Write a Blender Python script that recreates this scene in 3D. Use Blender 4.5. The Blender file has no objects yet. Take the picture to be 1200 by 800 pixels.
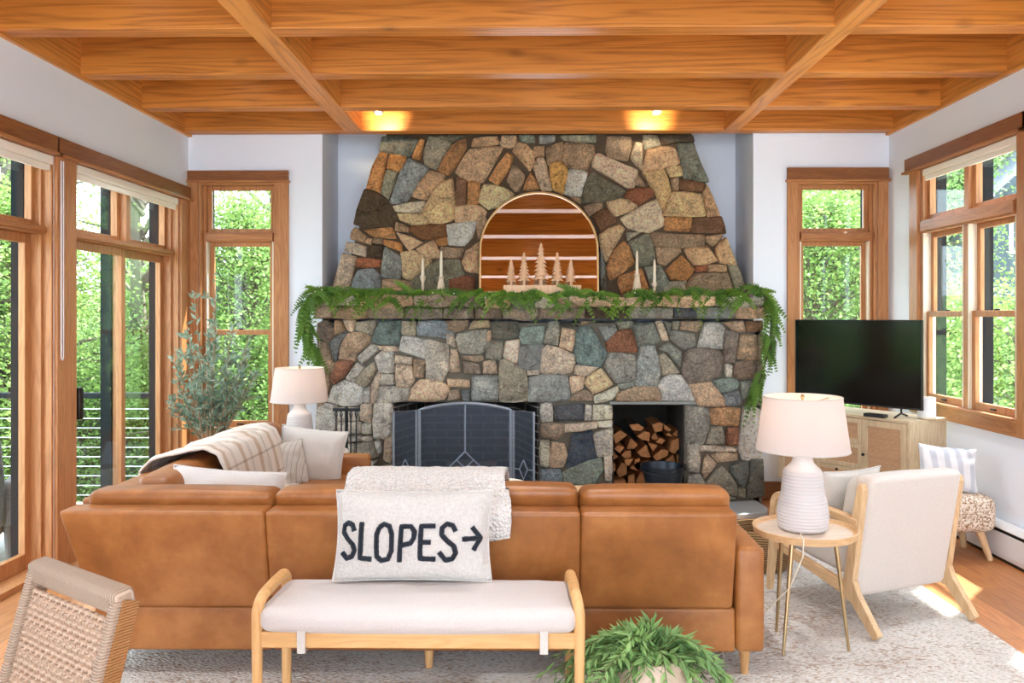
import bpy, bmesh, math, random
from math import sin, cos, pi, radians, sqrt, atan2
from mathutils import Vector, Matrix, noise, Euler

random.seed(7)
SC = bpy.context.scene
COL = SC.collection
# ------------------------------------------------------------------ camera numbers
F = 950.0; CX = 605.5; HY = 371.0; YAW = 0.011; EYE = 1.5
_c, _s = cos(YAW), sin(YAW)
def at(x, y, Y):
    a = (x - CX) / F; b = -(y - HY) / F
    t = Y / (a * _s + _c)
    return Vector(((a * _c - _s) * t, Y, EYE + b * t))
def atx(x, y, X):
    a = (x - CX) / F; b = -(y - HY) / F
    t = X / (a * _c - _s)
    return Vector((X, (a * _s + _c) * t, EYE + b * t))

# ------------------------------------------------------------------ colour
def lin(c):
    c = c / 255.0
    return c / 12.92 if c <= 0.04045 else ((c + 0.055) / 1.055) ** 2.4
def rgb(r, g, b): return (lin(r), lin(g), lin(b), 1.0)

# ------------------------------------------------------------------ mesh builder
class MB:
    def __init__(s): s.v = []; s.f = []; s.c = []; s.col = None
    def add(s, vs, fs):
        o = len(s.v)
        s.v.extend(Vector(p) for p in vs)
        for f in fs:
            s.f.append(tuple(i + o for i in f)); s.c.append(s.col)
    def hexa(s, p):      # 8 points: bottom 4 (ccw) then top 4
        s.add(p, [(0, 3, 2, 1), (4, 5, 6, 7), (0, 1, 5, 4), (1, 2, 6, 5), (2, 3, 7, 6), (3, 0, 4, 7)])
    def box(s, x0, x1, y0, y1, z0, z1, f=None):
        p = [(x0, y0, z0), (x1, y0, z0), (x1, y1, z0), (x0, y1, z0), (x0, y0, z1), (x1, y0, z1), (x1, y1, z1), (x0, y1, z1)]
        s.hexa([f(*q) for q in p] if f else p)
    def beam(s, a, b, w, h, up=(0, 0, 1)):   # bar of w x h from a to b
        a = Vector(a); b = Vector(b); d = (b - a).normalized(); up = Vector(up)
        x = d.cross(up)
        x = x.normalized() if x.length > 1e-6 else Vector((1, 0, 0))
        z = x.cross(d).normalized()
        q = []
        for p in (a, b):
            q += [p - x * w / 2 - z * h / 2, p + x * w / 2 - z * h / 2, p + x * w / 2 + z * h / 2, p - x * w / 2 + z * h / 2]
        s.hexa(q)
    def tube(s, pts, r, n=10, caps=True, flat=1.0):
        pts = [Vector(p) for p in pts]
        m = len(pts)
        rr = r if isinstance(r, (list, tuple)) else [r] * m
        prev = None; vs = []
        for i, p in enumerate(pts):
            d = (pts[min(i + 1, m - 1)] - pts[max(i - 1, 0)]).normalized()
            if prev is None:
                u = d.cross(Vector((0, 0, 1)))
                if u.length < 1e-3: u = d.cross(Vector((1, 0, 0)))
                u.normalize()
            else:
                u = prev - d * prev.dot(d)
                if u.length < 1e-5: u = d.orthogonal()
                u.normalize()
            w = d.cross(u); prev = u
            for k in range(n):
                t = 2 * pi * k / n
                vs.append(p + u * (rr[i] * cos(t)) + w * (rr[i] * flat * sin(t)))
        fs = []
        for i in range(m - 1):
            for k in range(n):
                a = i * n + k; b = i * n + (k + 1) % n
                fs.append((a, b, b + n, a + n))
        if caps:
            fs.append(tuple(range(n - 1, -1, -1))); fs.append(tuple((m - 1) * n + k for k in range(n)))
        s.add(vs, fs)
    def lathe(s, prof, c=(0, 0, 0), n=32, close=False):
        vs = []; m = len(prof)
        for r, z in prof:
            for k in range(n):
                t = 2 * pi * k / n
                vs.append((c[0] + r * cos(t), c[1] + r * sin(t), c[2] + z))
        fs = []
        for i in range(m - 1 + (1 if close else 0)):
            j = (i + 1) % m
            for k in range(n):
                fs.append((i * n + k, i * n + (k + 1) % n, j * n + (k + 1) % n, j * n + k))
        if not close:
            fs.append(tuple(range(n - 1, -1, -1))); fs.append(tuple((m - 1) * n + k for k in range(n)))
        s.add(vs, fs)
    def prism(s, poly, f, d0, d1):   # polygon (u,v) extruded through depth d with f(u,d,v)
        n = len(poly)
        vs = [f(u, d0, v) for u, v in poly] + [f(u, d1, v) for u, v in poly]
        fs = [tuple(range(n)), tuple(range(2 * n - 1, n - 1, -1))]
        for i in range(n):
            j = (i + 1) % n
            fs.append((i, j, j + n, i + n))
        s.add(vs, fs)
    def surf(s, fn, nu, nv, cu=False, cv=False):
        vs = [fn(i / (nu if cu else nu - 1), j / (nv if cv else nv - 1)) for j in range(nv) for i in range(nu)]
        fs = []
        for j in range(nv if cv else nv - 1):
            for i in range(nu if cu else nu - 1):
                i2 = (i + 1) % nu; j2 = (j + 1) % nv
                fs.append((j * nu + i, j * nu + i2, j2 * nu + i2, j2 * nu + i))
        s.add(vs, fs)
    def rb(s, c, h, r=0.03, puff=0.0, fn=None, n=6, seg=4):   # soft rounded box, faces bulging by puff
        c = Vector(c); h = Vector(h); r = min(r, min(h) * 0.98)
        def axis(hh):
            e = [hh - r + r * math.tan(radians(45) * k / seg) for k in range(seg + 1)]
            mid = [-(hh - r) + 2 * (hh - r) * k / n for k in range(1, n)]
            return [-x for x in reversed(e)] + mid + e
        ax = [axis(h[i]) for i in range(3)]
        idx = {}; vs = []; fs = []
        def vid(i, j, k):
            key = (i, j, k)
            if key in idx: return idx[key]
            p = Vector((ax[0][i], ax[1][j], ax[2][k]))
            inn = Vector([max(-(h[a] - r), min(h[a] - r, p[a])) for a in range(3)])
            d = p - inn
            if d.length > 1e-9: d.normalize()
            q = inn + d * r
            if puff:
                t = [1 - min(1, abs(q[a]) / h[a]) ** 2 for a in range(3)]
                for a in range(3):
                    b1, b2 = [x for x in range(3) if x != a]
                    q[a] += puff * (q[a] / h[a]) * sqrt(max(0, t[b1] * t[b2]))
            q = q + c
            if fn: q = Vector(fn(q))
            idx[key] = len(vs); vs.append(q); return idx[key]
        N = [len(a) - 1 for a in ax]
        for a in range(3):
            b1, b2 = [x for x in range(3) if x != a]
            for side in (0, N[a]):
                for i in range(N[b1]):
                    for j in range(N[b2]):
                        def K(p, q):
                            t = [0, 0, 0]; t[a] = side; t[b1] = p; t[b2] = q; return vid(*t)
                        fs.append((K(i, j), K(i + 1, j), K(i + 1, j + 1), K(i, j + 1)))
        s.add(vs, fs)
    def leaf(s, p, d, nrm, L, W, fold=0.0):
        p = Vector(p); d = Vector(d).normalized(); sd = d.cross(Vector(nrm))
        sd = sd.normalized() if sd.length > 1e-6 else d.orthogonal().normalized()
        up = sd.cross(d)
        if fold:
            m = p + d * L * 0.5 - up * fold * W
            t = p + d * L - up * fold * L * 0.15
            s.add([p, p + d * L * .42 + sd * W / 2, t, p + d * L * .42 - sd * W / 2, m], [(0, 4, 1), (1, 4, 2), (0, 3, 4), (3, 2, 4)])
        else:
            s.add([p, p + d * L * .45 + sd * W / 2, p + d * L, p + d * L * .45 - sd * W / 2], [(0, 3, 2, 1)])
    def xf(s, M):
        s.v = [M @ p for p in s.v]; return s
    def build(s, name, mat, parent=None, off=None, bevel=0, bseg=2, smooth=True, angle=35, fixn=True, solid=0, sub=0, colname='Col'):
        off = Vector(off) if off is not None else Vector((0, 0, 0))
        me = bpy.data.meshes.new(name)
        me.from_pydata([p - off for p in s.v], [], s.f)
        if any(c is not None for c in s.c):
            ca = me.color_attributes.new(colname, 'FLOAT_COLOR', 'CORNER')
            buf = []
            for poly, c in zip(me.polygons, s.c):
                buf.extend(list(c or (1, 1, 1, 1)) * poly.loop_total)
            ca.data.foreach_set('color', buf)
        if fixn:
            bm = bmesh.new(); bm.from_mesh(me)
            bmesh.ops.recalc_face_normals(bm, faces=bm.faces[:])
            bm.to_mesh(me); bm.free()
        if smooth:
            me.shade_smooth()
            me.set_sharp_from_angle(angle=radians(angle))
        me.materials.append(mat)
        o = bpy.data.objects.new(name, me); COL.objects.link(o)
        if parent is not None: o.parent = parent
        if bevel:
            b = o.modifiers.new('bevel', 'BEVEL'); b.width = bevel; b.segments = bseg; b.limit_method = 'ANGLE'; b.angle_limit = radians(40)
        if solid:
            m = o.modifiers.new('thick', 'SOLIDIFY'); m.thickness = solid; m.offset = 0
        if sub:
            m = o.modifiers.new('sub', 'SUBSURF'); m.levels = sub; m.render_levels = sub
        return o

def tag(o, label=None, cat=None, group=None, kind=None):
    if label: o['label'] = label
    if cat: o['category'] = cat
    if group: o['group'] = group
    if kind: o['kind'] = kind
    return o
def thing(name, label, cat, loc=(0, 0, 0), rz=0, group=None, kind=None):
    o = bpy.data.objects.new(name, None); COL.objects.link(o)
    o.location = loc; o.rotation_euler = (0, 0, rz); o.empty_display_size = 0.1
    return tag(o, label, cat, group, kind)
def kids(o): return [c for c in bpy.data.objects if c.parent == o]
def dup(o, loc=None, rz=None, scale=None, label=None, parent=None, group=None):
    c = o.copy(); COL.objects.link(c)
    if parent is not None: c.parent = parent
    if loc is not None: c.location = loc
    if rz is not None: c.rotation_euler = (0, 0, rz)
    if scale is not None: c.scale = scale if hasattr(scale, '__len__') else (scale,) * 3
    if label: c['label'] = label
    if group: c['group'] = group
    for ch in kids(o): dup(ch, parent=c)
    return c
def frame_m(loc, x, y, z):
    x, y, z = Vector(x), Vector(y), Vector(z)
    return Matrix(((x.x, y.x, z.x, loc[0]), (x.y, y.y, z.y, loc[1]), (x.z, y.z, z.z, loc[2]), (0, 0, 0, 1)))

# ------------------------------------------------------------------ materials
class Nt:
    def __init__(s, name):
        s.m = bpy.data.materials.new(name); s.m.use_nodes = True
        s.t = s.m.node_tree; s.t.nodes.clear()
        s.out = s.n('ShaderNodeOutputMaterial'); s.b = s.n('ShaderNodeBsdfPrincipled')
        s.l(s.b.outputs[0], s.out.inputs[0])
    def n(s, typ, **k):
        o = s.t.nodes.new(typ)
        for a, b in k.items(): setattr(o, a, b)
        return o
    def l(s, a, b): s.t.links.new(a, b)
    def set(s, **k):
        for a, b in k.items():
            nm = a.replace('_', ' ')
            for i in s.b.inputs:
                if i.name.lower() == nm.lower(): i.default_value = b
    def coord(s, scale=(1, 1, 1), rand=False, rot=(0, 0, 0), kind='Object'):
        tc = s.n('ShaderNodeTexCoord'); mp = s.n('ShaderNodeMapping')
        mp.inputs['Scale'].default_value = scale; mp.inputs['Rotation'].default_value = rot
        s.l(tc.outputs[kind], mp.inputs['Vector'])
        if rand:
            oi = s.n('ShaderNodeObjectInfo'); ml = s.n('ShaderNodeMath', operation='MULTIPLY'); ml.inputs[1].default_value = 37.0
            s.l(oi.outputs['Random'], ml.inputs[0]); s.l(ml.outputs[0], mp.inputs['Location'])
        return mp.outputs[0]
    def noise(s, co, scale, detail=4, rough=.55, dist=0):
        o = s.n('ShaderNodeTexNoise'); o.inputs['Scale'].default_value = scale; o.inputs['Detail'].default_value = detail
        o.inputs['Roughness'].default_value = rough; o.inputs['Distortion'].default_value = dist
        s.l(co, o.inputs['Vector']); return o.outputs['Fac']
    def ramp(s, fac, stops):
        o = s.n('ShaderNodeValToRGB'); r = o.color_ramp
        while len(r.elements) > 1: r.elements.remove(r.elements[-1])
        r.elements[0].position = stops[0][0]; r.elements[0].color = stops[0][1]
        for p, c in stops[1:]:
            e = r.elements.new(p); e.color = c
        s.l(fac, o.inputs[0]); return o.outputs[0]
    def mix(s, fac, a, b, mode='MIX'):
        o = s.n('ShaderNodeMix', data_type='RGBA', blend_type=mode)
        for src, i in ((fac, 0), (a, 6), (b, 7)):
            if isinstance(src, (int, float)): o.inputs[i].default_value = src
            elif isinstance(src, tuple): o.inputs[i].default_value = src
            else: s.l(src, o.inputs[i])
        return o.outputs[2]
    def math(s, op, a, b=0.0):
        o = s.n('ShaderNodeMath', operation=op)
        for src, i in ((a, 0), (b, 1)):
            if isinstance(src, (int, float)): o.inputs[i].default_value = src
            else: s.l(src, o.inputs[i])
        return o.outputs[0]
    def bump(s, h, strength=.3, dist=.01):
        o = s.n('ShaderNodeBump'); o.inputs['Strength'].default_value = strength; o.inputs['Distance'].default_value = dist
        s.l(h, o.inputs['Height']); s.l(o.outputs[0], s.b.inputs['Normal']); return o
    def color(s, c): s.l(c, s.b.inputs['Base Color'])

def plain(name, c, rough=.5, metal=0, bump=0, bscale=60, vary=0.0, spec=.5):
    k = Nt(name); k.set(base_color=c, roughness=rough, metallic=metal, specular_ior_level=spec)
    if bump or vary:
        co = k.coord(); nz = k.noise(co, bscale, 5)
        if bump: k.bump(nz, bump, .004)
        if vary:
            d = tuple(x * (1 - vary) for x in c[:3]) + (1,); u = tuple(min(1, x * (1 + vary * .6)) for x in c[:3]) + (1,)
            k.color(k.ramp(k.noise(co, bscale * .15, 4), [(.3, d), (.7, u)]))
    return k.m

def wood(name, light, dark, scale=(1, 1, 1), rough=.45, knots=False, contrast=1.0, spec=.4, planks=None):
    """scale is small along the grain and large across it"""
    k = Nt(name); k.set(roughness=rough, specular_ior_level=spec)
    co = k.coord(scale, rand=True)
    n1 = k.noise(co, 1.0, 2, .45, .35)
    rings = k.math('FRACT', k.math('MULTIPLY', n1, 7.0))
    rr = k.math('ABSOLUTE', k.math('SUBTRACT', rings, .5))
    fine = k.noise(co, 9.0, 5, .6)
    f = k.math('ADD', k.math('MULTIPLY', rr, .75 * contrast), k.math('MULTIPLY', fine, .75))
    mid = tuple((a * .55 + b * .45) for a, b in zip(light, dark))
    c = k.ramp(f, [(.18, dark), (.48, mid), (.8, light)])
    big = k.noise(k.coord((.7, .7, .7), rand=True), 1.6, 2)
    c = k.mix(.35, c, k.ramp(big, [(.3, tuple(x * .75 for x in light[:3]) + (1,)), (.7, light)]), 'MULTIPLY') if False else k.mix(k.math('MULTIPLY', big, .5), c, mid)
    if knots:
        v = k.n('ShaderNodeTexVoronoi'); v.inputs['Scale'].default_value = 1; v.inputs['Randomness'].default_value = 1
        k.l(k.coord(knots, rand=True), v.inputs['Vector'])
        kn = k.ramp(v.outputs['Distance'], [(.0, (.9, .9, .9, 1)), (.035, (.8, .8, .8, 1)), (.06, (.35, .35, .35, 1)), (.13, (0, 0, 0, 1))])
        c = k.mix(kn, c, tuple(x * .22 for x in dark[:3]) + (1,))
    if planks:
        br = k.n('ShaderNodeTexBrick'); br.offset = .37; br.inputs['Scale'].default_value = 1
        br.inputs['Brick Width'].default_value = planks[1]; br.inputs['Row Height'].default_value = planks[0]
        br.inputs['Mortar Size'].default_value = .0016; br.inputs['Mortar Smooth'].default_value = .1; br.inputs['Bias'].default_value = 0
        br.inputs['Color1'].default_value = (.62, .62, .62, 1); br.inputs['Color2'].default_value = (1.15, 1.15, 1.15, 1); br.inputs['Mortar'].default_value = (.25, .25, .25, 1)
        k.l(k.coord(rot=planks[2]), br.inputs['Vector'])
        c = k.mix(.75, c, br.outputs['Color'], 'MULTIPLY')
        k.bump(k.math('SUBTRACT', 1.0, br.outputs['Fac']), .25, .003)
    else:
        k.bump(f, .08, .003)
    k.color(c)
    return k.m

def fabric(name, c, scale=220, strength=.35, vary=.12, rough=.9, big=8, sheen=.2):
    k = Nt(name); k.set(roughness=rough, specular_ior_level=.2, sheen_weight=sheen)
    co = k.coord()
    w1 = k.noise(co, scale, 3, .7); w2 = k.noise(co, big, 4)
    d = tuple(x * (1 - vary) for x in c[:3]) + (1,)
    k.color(k.mix(k.ramp(w1, [(.35, (0, 0, 0, 1)), (.65, (1, 1, 1, 1))]), d, c))
    k.bump(k.math('ADD', w1, k.math('MULTIPLY', w2, 1.2)), strength, .006)
    return k.m

def stripes(name, base, cols, axis, freq, width=.2, fine=0):
    k = Nt(name); k.set(roughness=.9, specular_ior_level=.2)
    co = k.coord()
    sp = k.n('ShaderNodeSeparateXYZ'); k.l(co, sp.inputs[0])
    a = k.math('MULTIPLY', sp.outputs[axis], freq)
    fr = k.math('FRACT', a)
    c = k.ramp(fr, [(0, base)] + cols)
    nz = k.noise(co, 240, 3)
    c = k.mix(k.math('MULTIPLY', nz, .3), c, base)
    k.color(c); k.bump(nz, .3, .004)
    return k.m

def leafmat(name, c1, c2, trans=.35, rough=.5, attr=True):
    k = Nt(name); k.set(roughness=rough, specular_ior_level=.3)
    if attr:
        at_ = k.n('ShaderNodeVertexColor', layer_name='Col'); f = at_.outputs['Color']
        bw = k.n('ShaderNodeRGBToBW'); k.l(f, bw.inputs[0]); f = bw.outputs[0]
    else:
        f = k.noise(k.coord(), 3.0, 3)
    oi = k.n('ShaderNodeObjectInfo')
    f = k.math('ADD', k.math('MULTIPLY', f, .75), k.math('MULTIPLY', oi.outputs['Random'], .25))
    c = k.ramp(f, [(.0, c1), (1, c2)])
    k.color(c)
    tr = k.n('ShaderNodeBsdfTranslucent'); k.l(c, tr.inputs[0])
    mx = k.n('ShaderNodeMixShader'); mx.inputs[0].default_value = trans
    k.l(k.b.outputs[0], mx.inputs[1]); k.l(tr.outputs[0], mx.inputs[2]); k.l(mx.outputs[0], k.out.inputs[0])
    return k.m

def glassmat(name='window_glass', tint=(.93, .96, .95, 1)):
    k = Nt(name)
    tr = k.n('ShaderNodeBsdfTransparent'); tr.inputs[0].default_value = tint
    gl = k.n('ShaderNodeBsdfGlossy'); gl.inputs['Roughness'].default_value = .01
    lw = k.n('ShaderNodeLayerWeight'); lw.inputs[0].default_value = .5
    fr = k.math('ADD', .025, k.math('MULTIPLY', k.math('POWER', lw.outputs['Facing'], 5.0), .6))
    mx = k.n('ShaderNodeMixShader'); k.l(fr, mx.inputs[0]); k.l(tr.outputs[0], mx.inputs[1]); k.l(gl.outputs[0], mx.inputs[2])
    k.l(mx.outputs[0], k.out.inputs[0]); return k.m

def stonemat():
    k = Nt('field_stone'); k.set(roughness=.85, specular_ior_level=.25)
    at_ = k.n('ShaderNodeVertexColor', layer_name='Col')
    co = k.coord()
    n1 = k.noise(co, 9, 9, .72, .6); n2 = k.noise(co, 55, 8, .8); n3 = k.noise(k.coord((1, 1, 2.4), rot=(0, .5, 0)), 14, 7, .75, 1.5)
    c = k.mix(1.0, at_.outputs['Color'], k.ramp(n1, [(.33, (.46, .44, .43, 1)), (.45, (.92, .91, .90, 1)), (.56, (1.1, 1.1, 1.08, 1)), (.66, (1.7, 1.62, 1.5, 1))]), 'MULTIPLY')
    c = k.mix(.9, c, k.ramp(n2, [(.34, (.38, .38, .38, 1)), (.5, (1, 1, 1, 1)), (.66, (1.75, 1.72, 1.66, 1))]), 'MULTIPLY')
    c = k.mix(k.ramp(n3, [(.52, (0, 0, 0, 1)), (.66, (.5, .5, .5, 1))]), c, rgb(166, 128, 92))
    k.color(c)
    k.bump(k.math('ADD', n2, k.math('MULTIPLY', n1, 3.5)), 1.0, .03)
    return k.m
# ------------------------------------------------------------------ shared materials
BEAM_X = wood('fir_beam_x', rgb(218, 140, 58), rgb(142, 76, 20), (.55, 9, 12), .45, knots=(1.7, 3.5, 3.4), spec=.45, contrast=1.5)
BEAM_Y = wood('fir_beam_y', rgb(230, 156, 76), rgb(156, 90, 32), (9, .55, 12), .45, knots=(3.5, 1.7, 3.4), spec=.45, contrast=1.5)
CEIL = wood('ceiling_boards', rgb(186, 120, 58), rgb(140, 78, 28), (1.1, 9, 14), .5, planks=(.14, 2.4, (0, 0, 0)))
TRIM_V = wood('trim_wood_vertical', rgb(196, 138, 88), rgb(146, 88, 46), (16, 16, 1.3), .4)
TRIM_H = wood('trim_wood_horizontal', rgb(186, 126, 76), rgb(138, 82, 42), (1.5, 1.5, 18), .4)
HEAD_H = wood('header_wood', rgb(154, 98, 54), rgb(108, 62, 30), (1.5, 1.5, 18), .4)
FLOORM = wood('floor_boards', rgb(206, 142, 88), rgb(160, 94, 48), (13, 1.1, 5), .32, planks=(.115, 1.9, (0, 0, pi / 2)), spec=.5)
WALLM = plain('white_wall_paint', rgb(232, 238, 246), .85, bump=.08, bscale=30, spec=.2)
GLASS = glassmat()
CLAD = plain('charcoal_cladding', rgb(26, 30, 33), .85, spec=.15)
LINER = plain('cream_jamb_liner', rgb(226, 214, 190), .5)
BLIND = fabric('cream_blind', rgb(244, 238, 226), 150, .15, .05)
DARKMETAL = plain('dark_iron', rgb(52, 54, 58), .5, .6, bump=.15, bscale=80)
BLACK = plain('black_plastic', rgb(14, 14, 16), .35)
BLACKM = plain('bronze_hardware', rgb(44, 38, 34), .4, .7)
WHITEP = plain('white_plastic', rgb(232, 232, 232), .4)
OAK = wood('pale_oak', rgb(220, 188, 146), rgb(186, 146, 102), (14, 14, 1.6), .45)
OAKX = wood('pale_oak_x', rgb(222, 184, 138), rgb(190, 148, 102), (1.6, 14, 14), .45)
OAKY = wood('pale_oak_y', rgb(220, 184, 140), rgb(186, 144, 100), (14, 1.6, 14), .45)
BRASS = plain('brushed_brass', rgb(186, 160, 118), .35, .85)

XL, XR, YB, ZC = -2.79, 2.98, 6.68, 3.26
NX0, NX1, NY = -1.68, 1.87, 7.25
YR = -3.2            # where the modelled part of the room ends, behind the camera
T = .17
def fB(u, d, z): return (u, YB + d, z)
def fL(u, d, z): return (XL - d, u, z)
def fR(u, d, z): return (XR + d, u, z)

def struct(name, mb, mat, label=None, cat=None, **k):
    o = mb.build(name, mat, **k); return tag(o, label, cat, kind='structure')

# floor, ceiling -----------------------------------------------------
m = MB(); m.box(XL - T, XR + T, 1.0, NY + .1, -.06, 0)
struct('floor', m, FLOORM, 'honey coloured narrow wooden plank floor of the room', 'floor', smooth=False)
m = MB(); m.box(XL - T, XR + T, YR, NY + .1, ZC, ZC + .06)
struct('ceiling', m, CEIL, 'wooden board ceiling above the open beam grid', 'ceiling', smooth=False)

m = MB(); m.box(XL - T, XR + T, -9, .998, -.06, 0)  # unseen pale floor, added to bounce light up to beams and walls
struct('floor_bounce', m, plain('pale_bounce_floor', rgb(236, 236, 236), .5, vary=.05), 'unseen pale floor added behind the camera to bounce light up', 'floor', smooth=False)
# openings: (u0,u1,z0,z1)
L1 = (3.05, 4.76, 0.0, 2.455); L2 = (4.97, 6.50, 0.0, 2.455)
bl0, bl1 = at(233, 300, YB).x, at(324, 300, YB).x
br0, br1 = at(934, 300, YB).x, at(1028, 300, YB).x
B1 = (bl0, bl1, .58, 2.61); B2 = (br0, br1, .58, 2.61)
R1 = (4.92, 6.16, .88, 2.61); R2 = (3.42, 4.66, .88, 2.61)

def wall(name, f, u0, u1, holes, label):
    m = MB(); us = sorted(holes); cur = u0
    for (a, b, z0, z1) in us:
        if a > cur: m.box(cur, a, 0, T, 0, ZC, f)
        if z0 > 0: m.box(a, b, 0, T, 0, z0, f)
        m.box(a, b, 0, T, z1, ZC, f); cur = b
    if u1 > cur: m.box(cur, u1, 0, T, 0, ZC, f)
    return struct(name, m, WALLM, label, 'wall', smooth=False)
wall('wall_left', fL, YR, YB + T, [L1, L2], 'white wall with the tall sliding glass doors and roller blinds')
wall('wall_right', fR, YR, YB + T, [R1, R2], 'white wall with the double window above the baseboard heater')
wall('wall_back_left', fB, XL, NX0, [B1], 'white wall piece with the narrow window behind the olive tree')
wall('wall_back_right', fB, NX1, XR, [B2], 'white wall piece with the narrow window behind the television')
m = MB()
m.box(NX0 - .1, NX0, YB + T, NY + .1, 0, ZC); m.box(NX1, NX1 + .1, YB + T, NY + .1, 0, ZC); m.box(NX0, NX1, NY, NY + .1, 0, ZC)
struct('wall_alcove', m, WALLM, 'grey shaded alcove walls behind the stone chimney', 'wall', smooth=False)

# window and door units -----------------------------------------------
def bars(mb, f, u0, u1, z0, z1, w, d0, d1, wb=None):
    wb = wb or w
    mb.box(u0, u0 + w, d0, d1, z0, z1, f); mb.box(u1 - w, u1, d0, d1, z0, z1, f)
    mb.box(u0 + w, u1 - w, d0, d1, z0, z0 + wb, f); mb.box(u0 + w, u1 - w, d0, d1, z1 - w, z1, f)
def unit(name, f, op, mulls, zt, ztop, cl, cr, label, cat, door=False, meet=None, hov=.012, rec=0.0):
    u0, u1, z0, z1 = op
    R = thing(name, label, cat, kind='structure'); fl = f
    m = MB(); zb = 0 if door else z0 - .10
    m.box(u0 - cl, u0, -.022, .001, zb, z1, f); cr and m.box(u1, u1 + cr, -.022, .001, zb, z1, f)
    m.build('casing', TRIM_V, R, bevel=.003)
    m = MB(); m.box(u0 - cl - hov, u1 + cr + hov, -.03, .001, z1 + .012, ztop, f); m.build('header', HEAD_H, R, bevel=.003)
    m = MB(); m.box(u0 - cl - hov - .012, u1 + cr + hov + .012, -.05, .001, z1 - .006, z1 + .012, f); m.build('header_lip', TRIM_H, R, bevel=.003)
    if not door:
        m = MB(); m.box(u0 - cl, u1 + cr, -.02, .001, z0 - .11, z0 - .022, f); m.build('apron', TRIM_H, R, bevel=.003)
        m = MB(); m.box(u0 - .01, u1 + .01, -.035, .12, z0 - .022, z0 + .002, f); m.build('sill', TRIM_H, R, bevel=.004)
    m = MB(); m.box(u0, u0 + .018, 0, .15, z0, z1, f); m.box(u1 - .018, u1, 0, .15, z0, z1, f)
    m.box(u0 + .018, u0 + .04, .05 + rec, .15 + rec, z0, z1, f); m.box(u1 - .04, u1 - .018, .05 + rec, .15 + rec, z0, z1, f)
    m.box(u0 + .018, u1 - .018, 0, .15, z1 - .018, z1, f)
    if door: m.box(u0, u1, -.02, .16, 0, .035, f)
    m.build('jamb', TRIM_V, R, bevel=.002)
    m = MB(); m.box(u0 + .04, u1 - .04, .03 + rec * .7, .15 + rec, zt[0], zt[1], f); m.box(u0 + .04, u1 - .04, .015 + rec * .7, .03 + rec * .7, zt[0] + .012, zt[1] - .012, f)
    m.build('transom_bar', TRIM_H, R, bevel=.003)
    ed = [u0 + .04] + [x for c in mulls for x in (c - .03, c + .03)] + [u1 - .04]
    for c in mulls:
        m = MB(); m.box(c - .03, c + .03, .035 + rec * .6, .15 + rec, z0 if not door else zt[1], z1 - .018, f); m.build('mullion', TRIM_V, R, bevel=.003)
    def sash(a, b, c, d, w, d0, d1, wb=None):
        d0 += rec; d1 += rec; m = MB(); bars(m, f, a, b, c, d, w, d0, d1, wb); s = m.build('sash', TRIM_V, R, bevel=.003)
        m = MB(); g = (d0 + d1) / 2; m.box(a + w, b - w, g - .003, g + .003, c + (wb or w), d - w, f); m.build('pane', GLASS, s, smooth=False)
        return s
    for i in range(0, len(ed), 2):
        a, b = ed[i], ed[i + 1]
        sash(a, b, zt[1], z1 - .018, .035, .085, .12)
        if door:
            o = .0 if (i // 2) == 0 else .0
            a2 = a if i == 0 else a - .035; b2 = b if i + 2 >= len(ed) else b + .035
            q = .05 * ((i // 2) % 2)
            sash(a2, b2, .035, zt[0], .055, .06 + q, .10 + q, .09)
        else:
            m = MB(); m.box(a, a + .012, .05 + rec, .14 + rec, z0, zt[0], f); m.box(b - .012, b, .05 + rec, .14 + rec, z0, zt[0], f); m.build('jamb_liner', LINER, R)
            sash(a + .012, b - .012, meet - .015, zt[0], .036, .105, .135)
            s = sash(a + .012, b - .012, z0 + .002, meet + .02, .04, .07, .102, .05)
            m = MB(); cu = (a + b) / 2
            m.box(cu - .03, cu + .03, .058 + rec, .07 + rec, z0 + .018, z0 + .03, f); m.build('sash_lift', BLACKM, s, bevel=.003)
            m = MB(); m.box(cu - .018, cu + .018, .078 + rec, .10 + rec, meet + .02, meet + .032, f); m.build('sash_lock', BLACKM, s, bevel=.003)
    m = MB()
    for c in [u0 + .02] + list(mulls) + [u1 - .02]: m.box(c - .025, c + .025, .152 + rec, .225 + rec, z0, z1, f)
    m.box(u0, u1, .152 + rec, .2 + rec, zt[0], zt[1], f); m.box(u0, u1, .152 + rec, .2 + rec, z1 - .03, z1, f)
    m.build('exterior_trim', CLAD, R, smooth=False)
    return R
d2 = unit('door_2', fL, L2, [5.74], (1.985, 2.03), 2.565, .205, .16, 'sliding glass door with two transom panes, the one nearer the olive tree', 'sliding door', True)
d1 = unit('door_1', fL, L1, [3.9], (1.985, 2.03), 2.565, .10, .0, 'sliding glass door with transom at the left edge, beside the wide wood post', 'sliding door', True)
unit('window_1', fB, B1, [], (2.125, 2.2), 2.705, .085, .105, 'tall narrow wood framed window behind the olive tree', 'window', meet=1.37, hov=.0)
unit('window_2', fB, B2, [], (2.125, 2.2), 2.72, .085, .085, 'tall narrow wood framed window behind the television', 'window', meet=1.37, hov=.0)
unit('window_3', fR, R1, [5.53], (2.125, 2.225), 2.72, .11, .13, 'double wood window with cream blind above the console and heater', 'window', meet=1.52, hov=.06, rec=-.048)
unit('window_4', fR, R2, [4.04], (2.125, 2.225), 2.72, .13, .13, 'second double wood window nearer the camera on the heater wall', 'window', meet=1.52, hov=.06, rec=-.048)
m = MB(); p = atx(83, 470, XL - .05)
m.box(p.y - .035, p.y + .01, -.03, .06, .86, 1.06, fL); h = m.build('door_handle', BLACKM, d2, bevel=.012)

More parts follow.
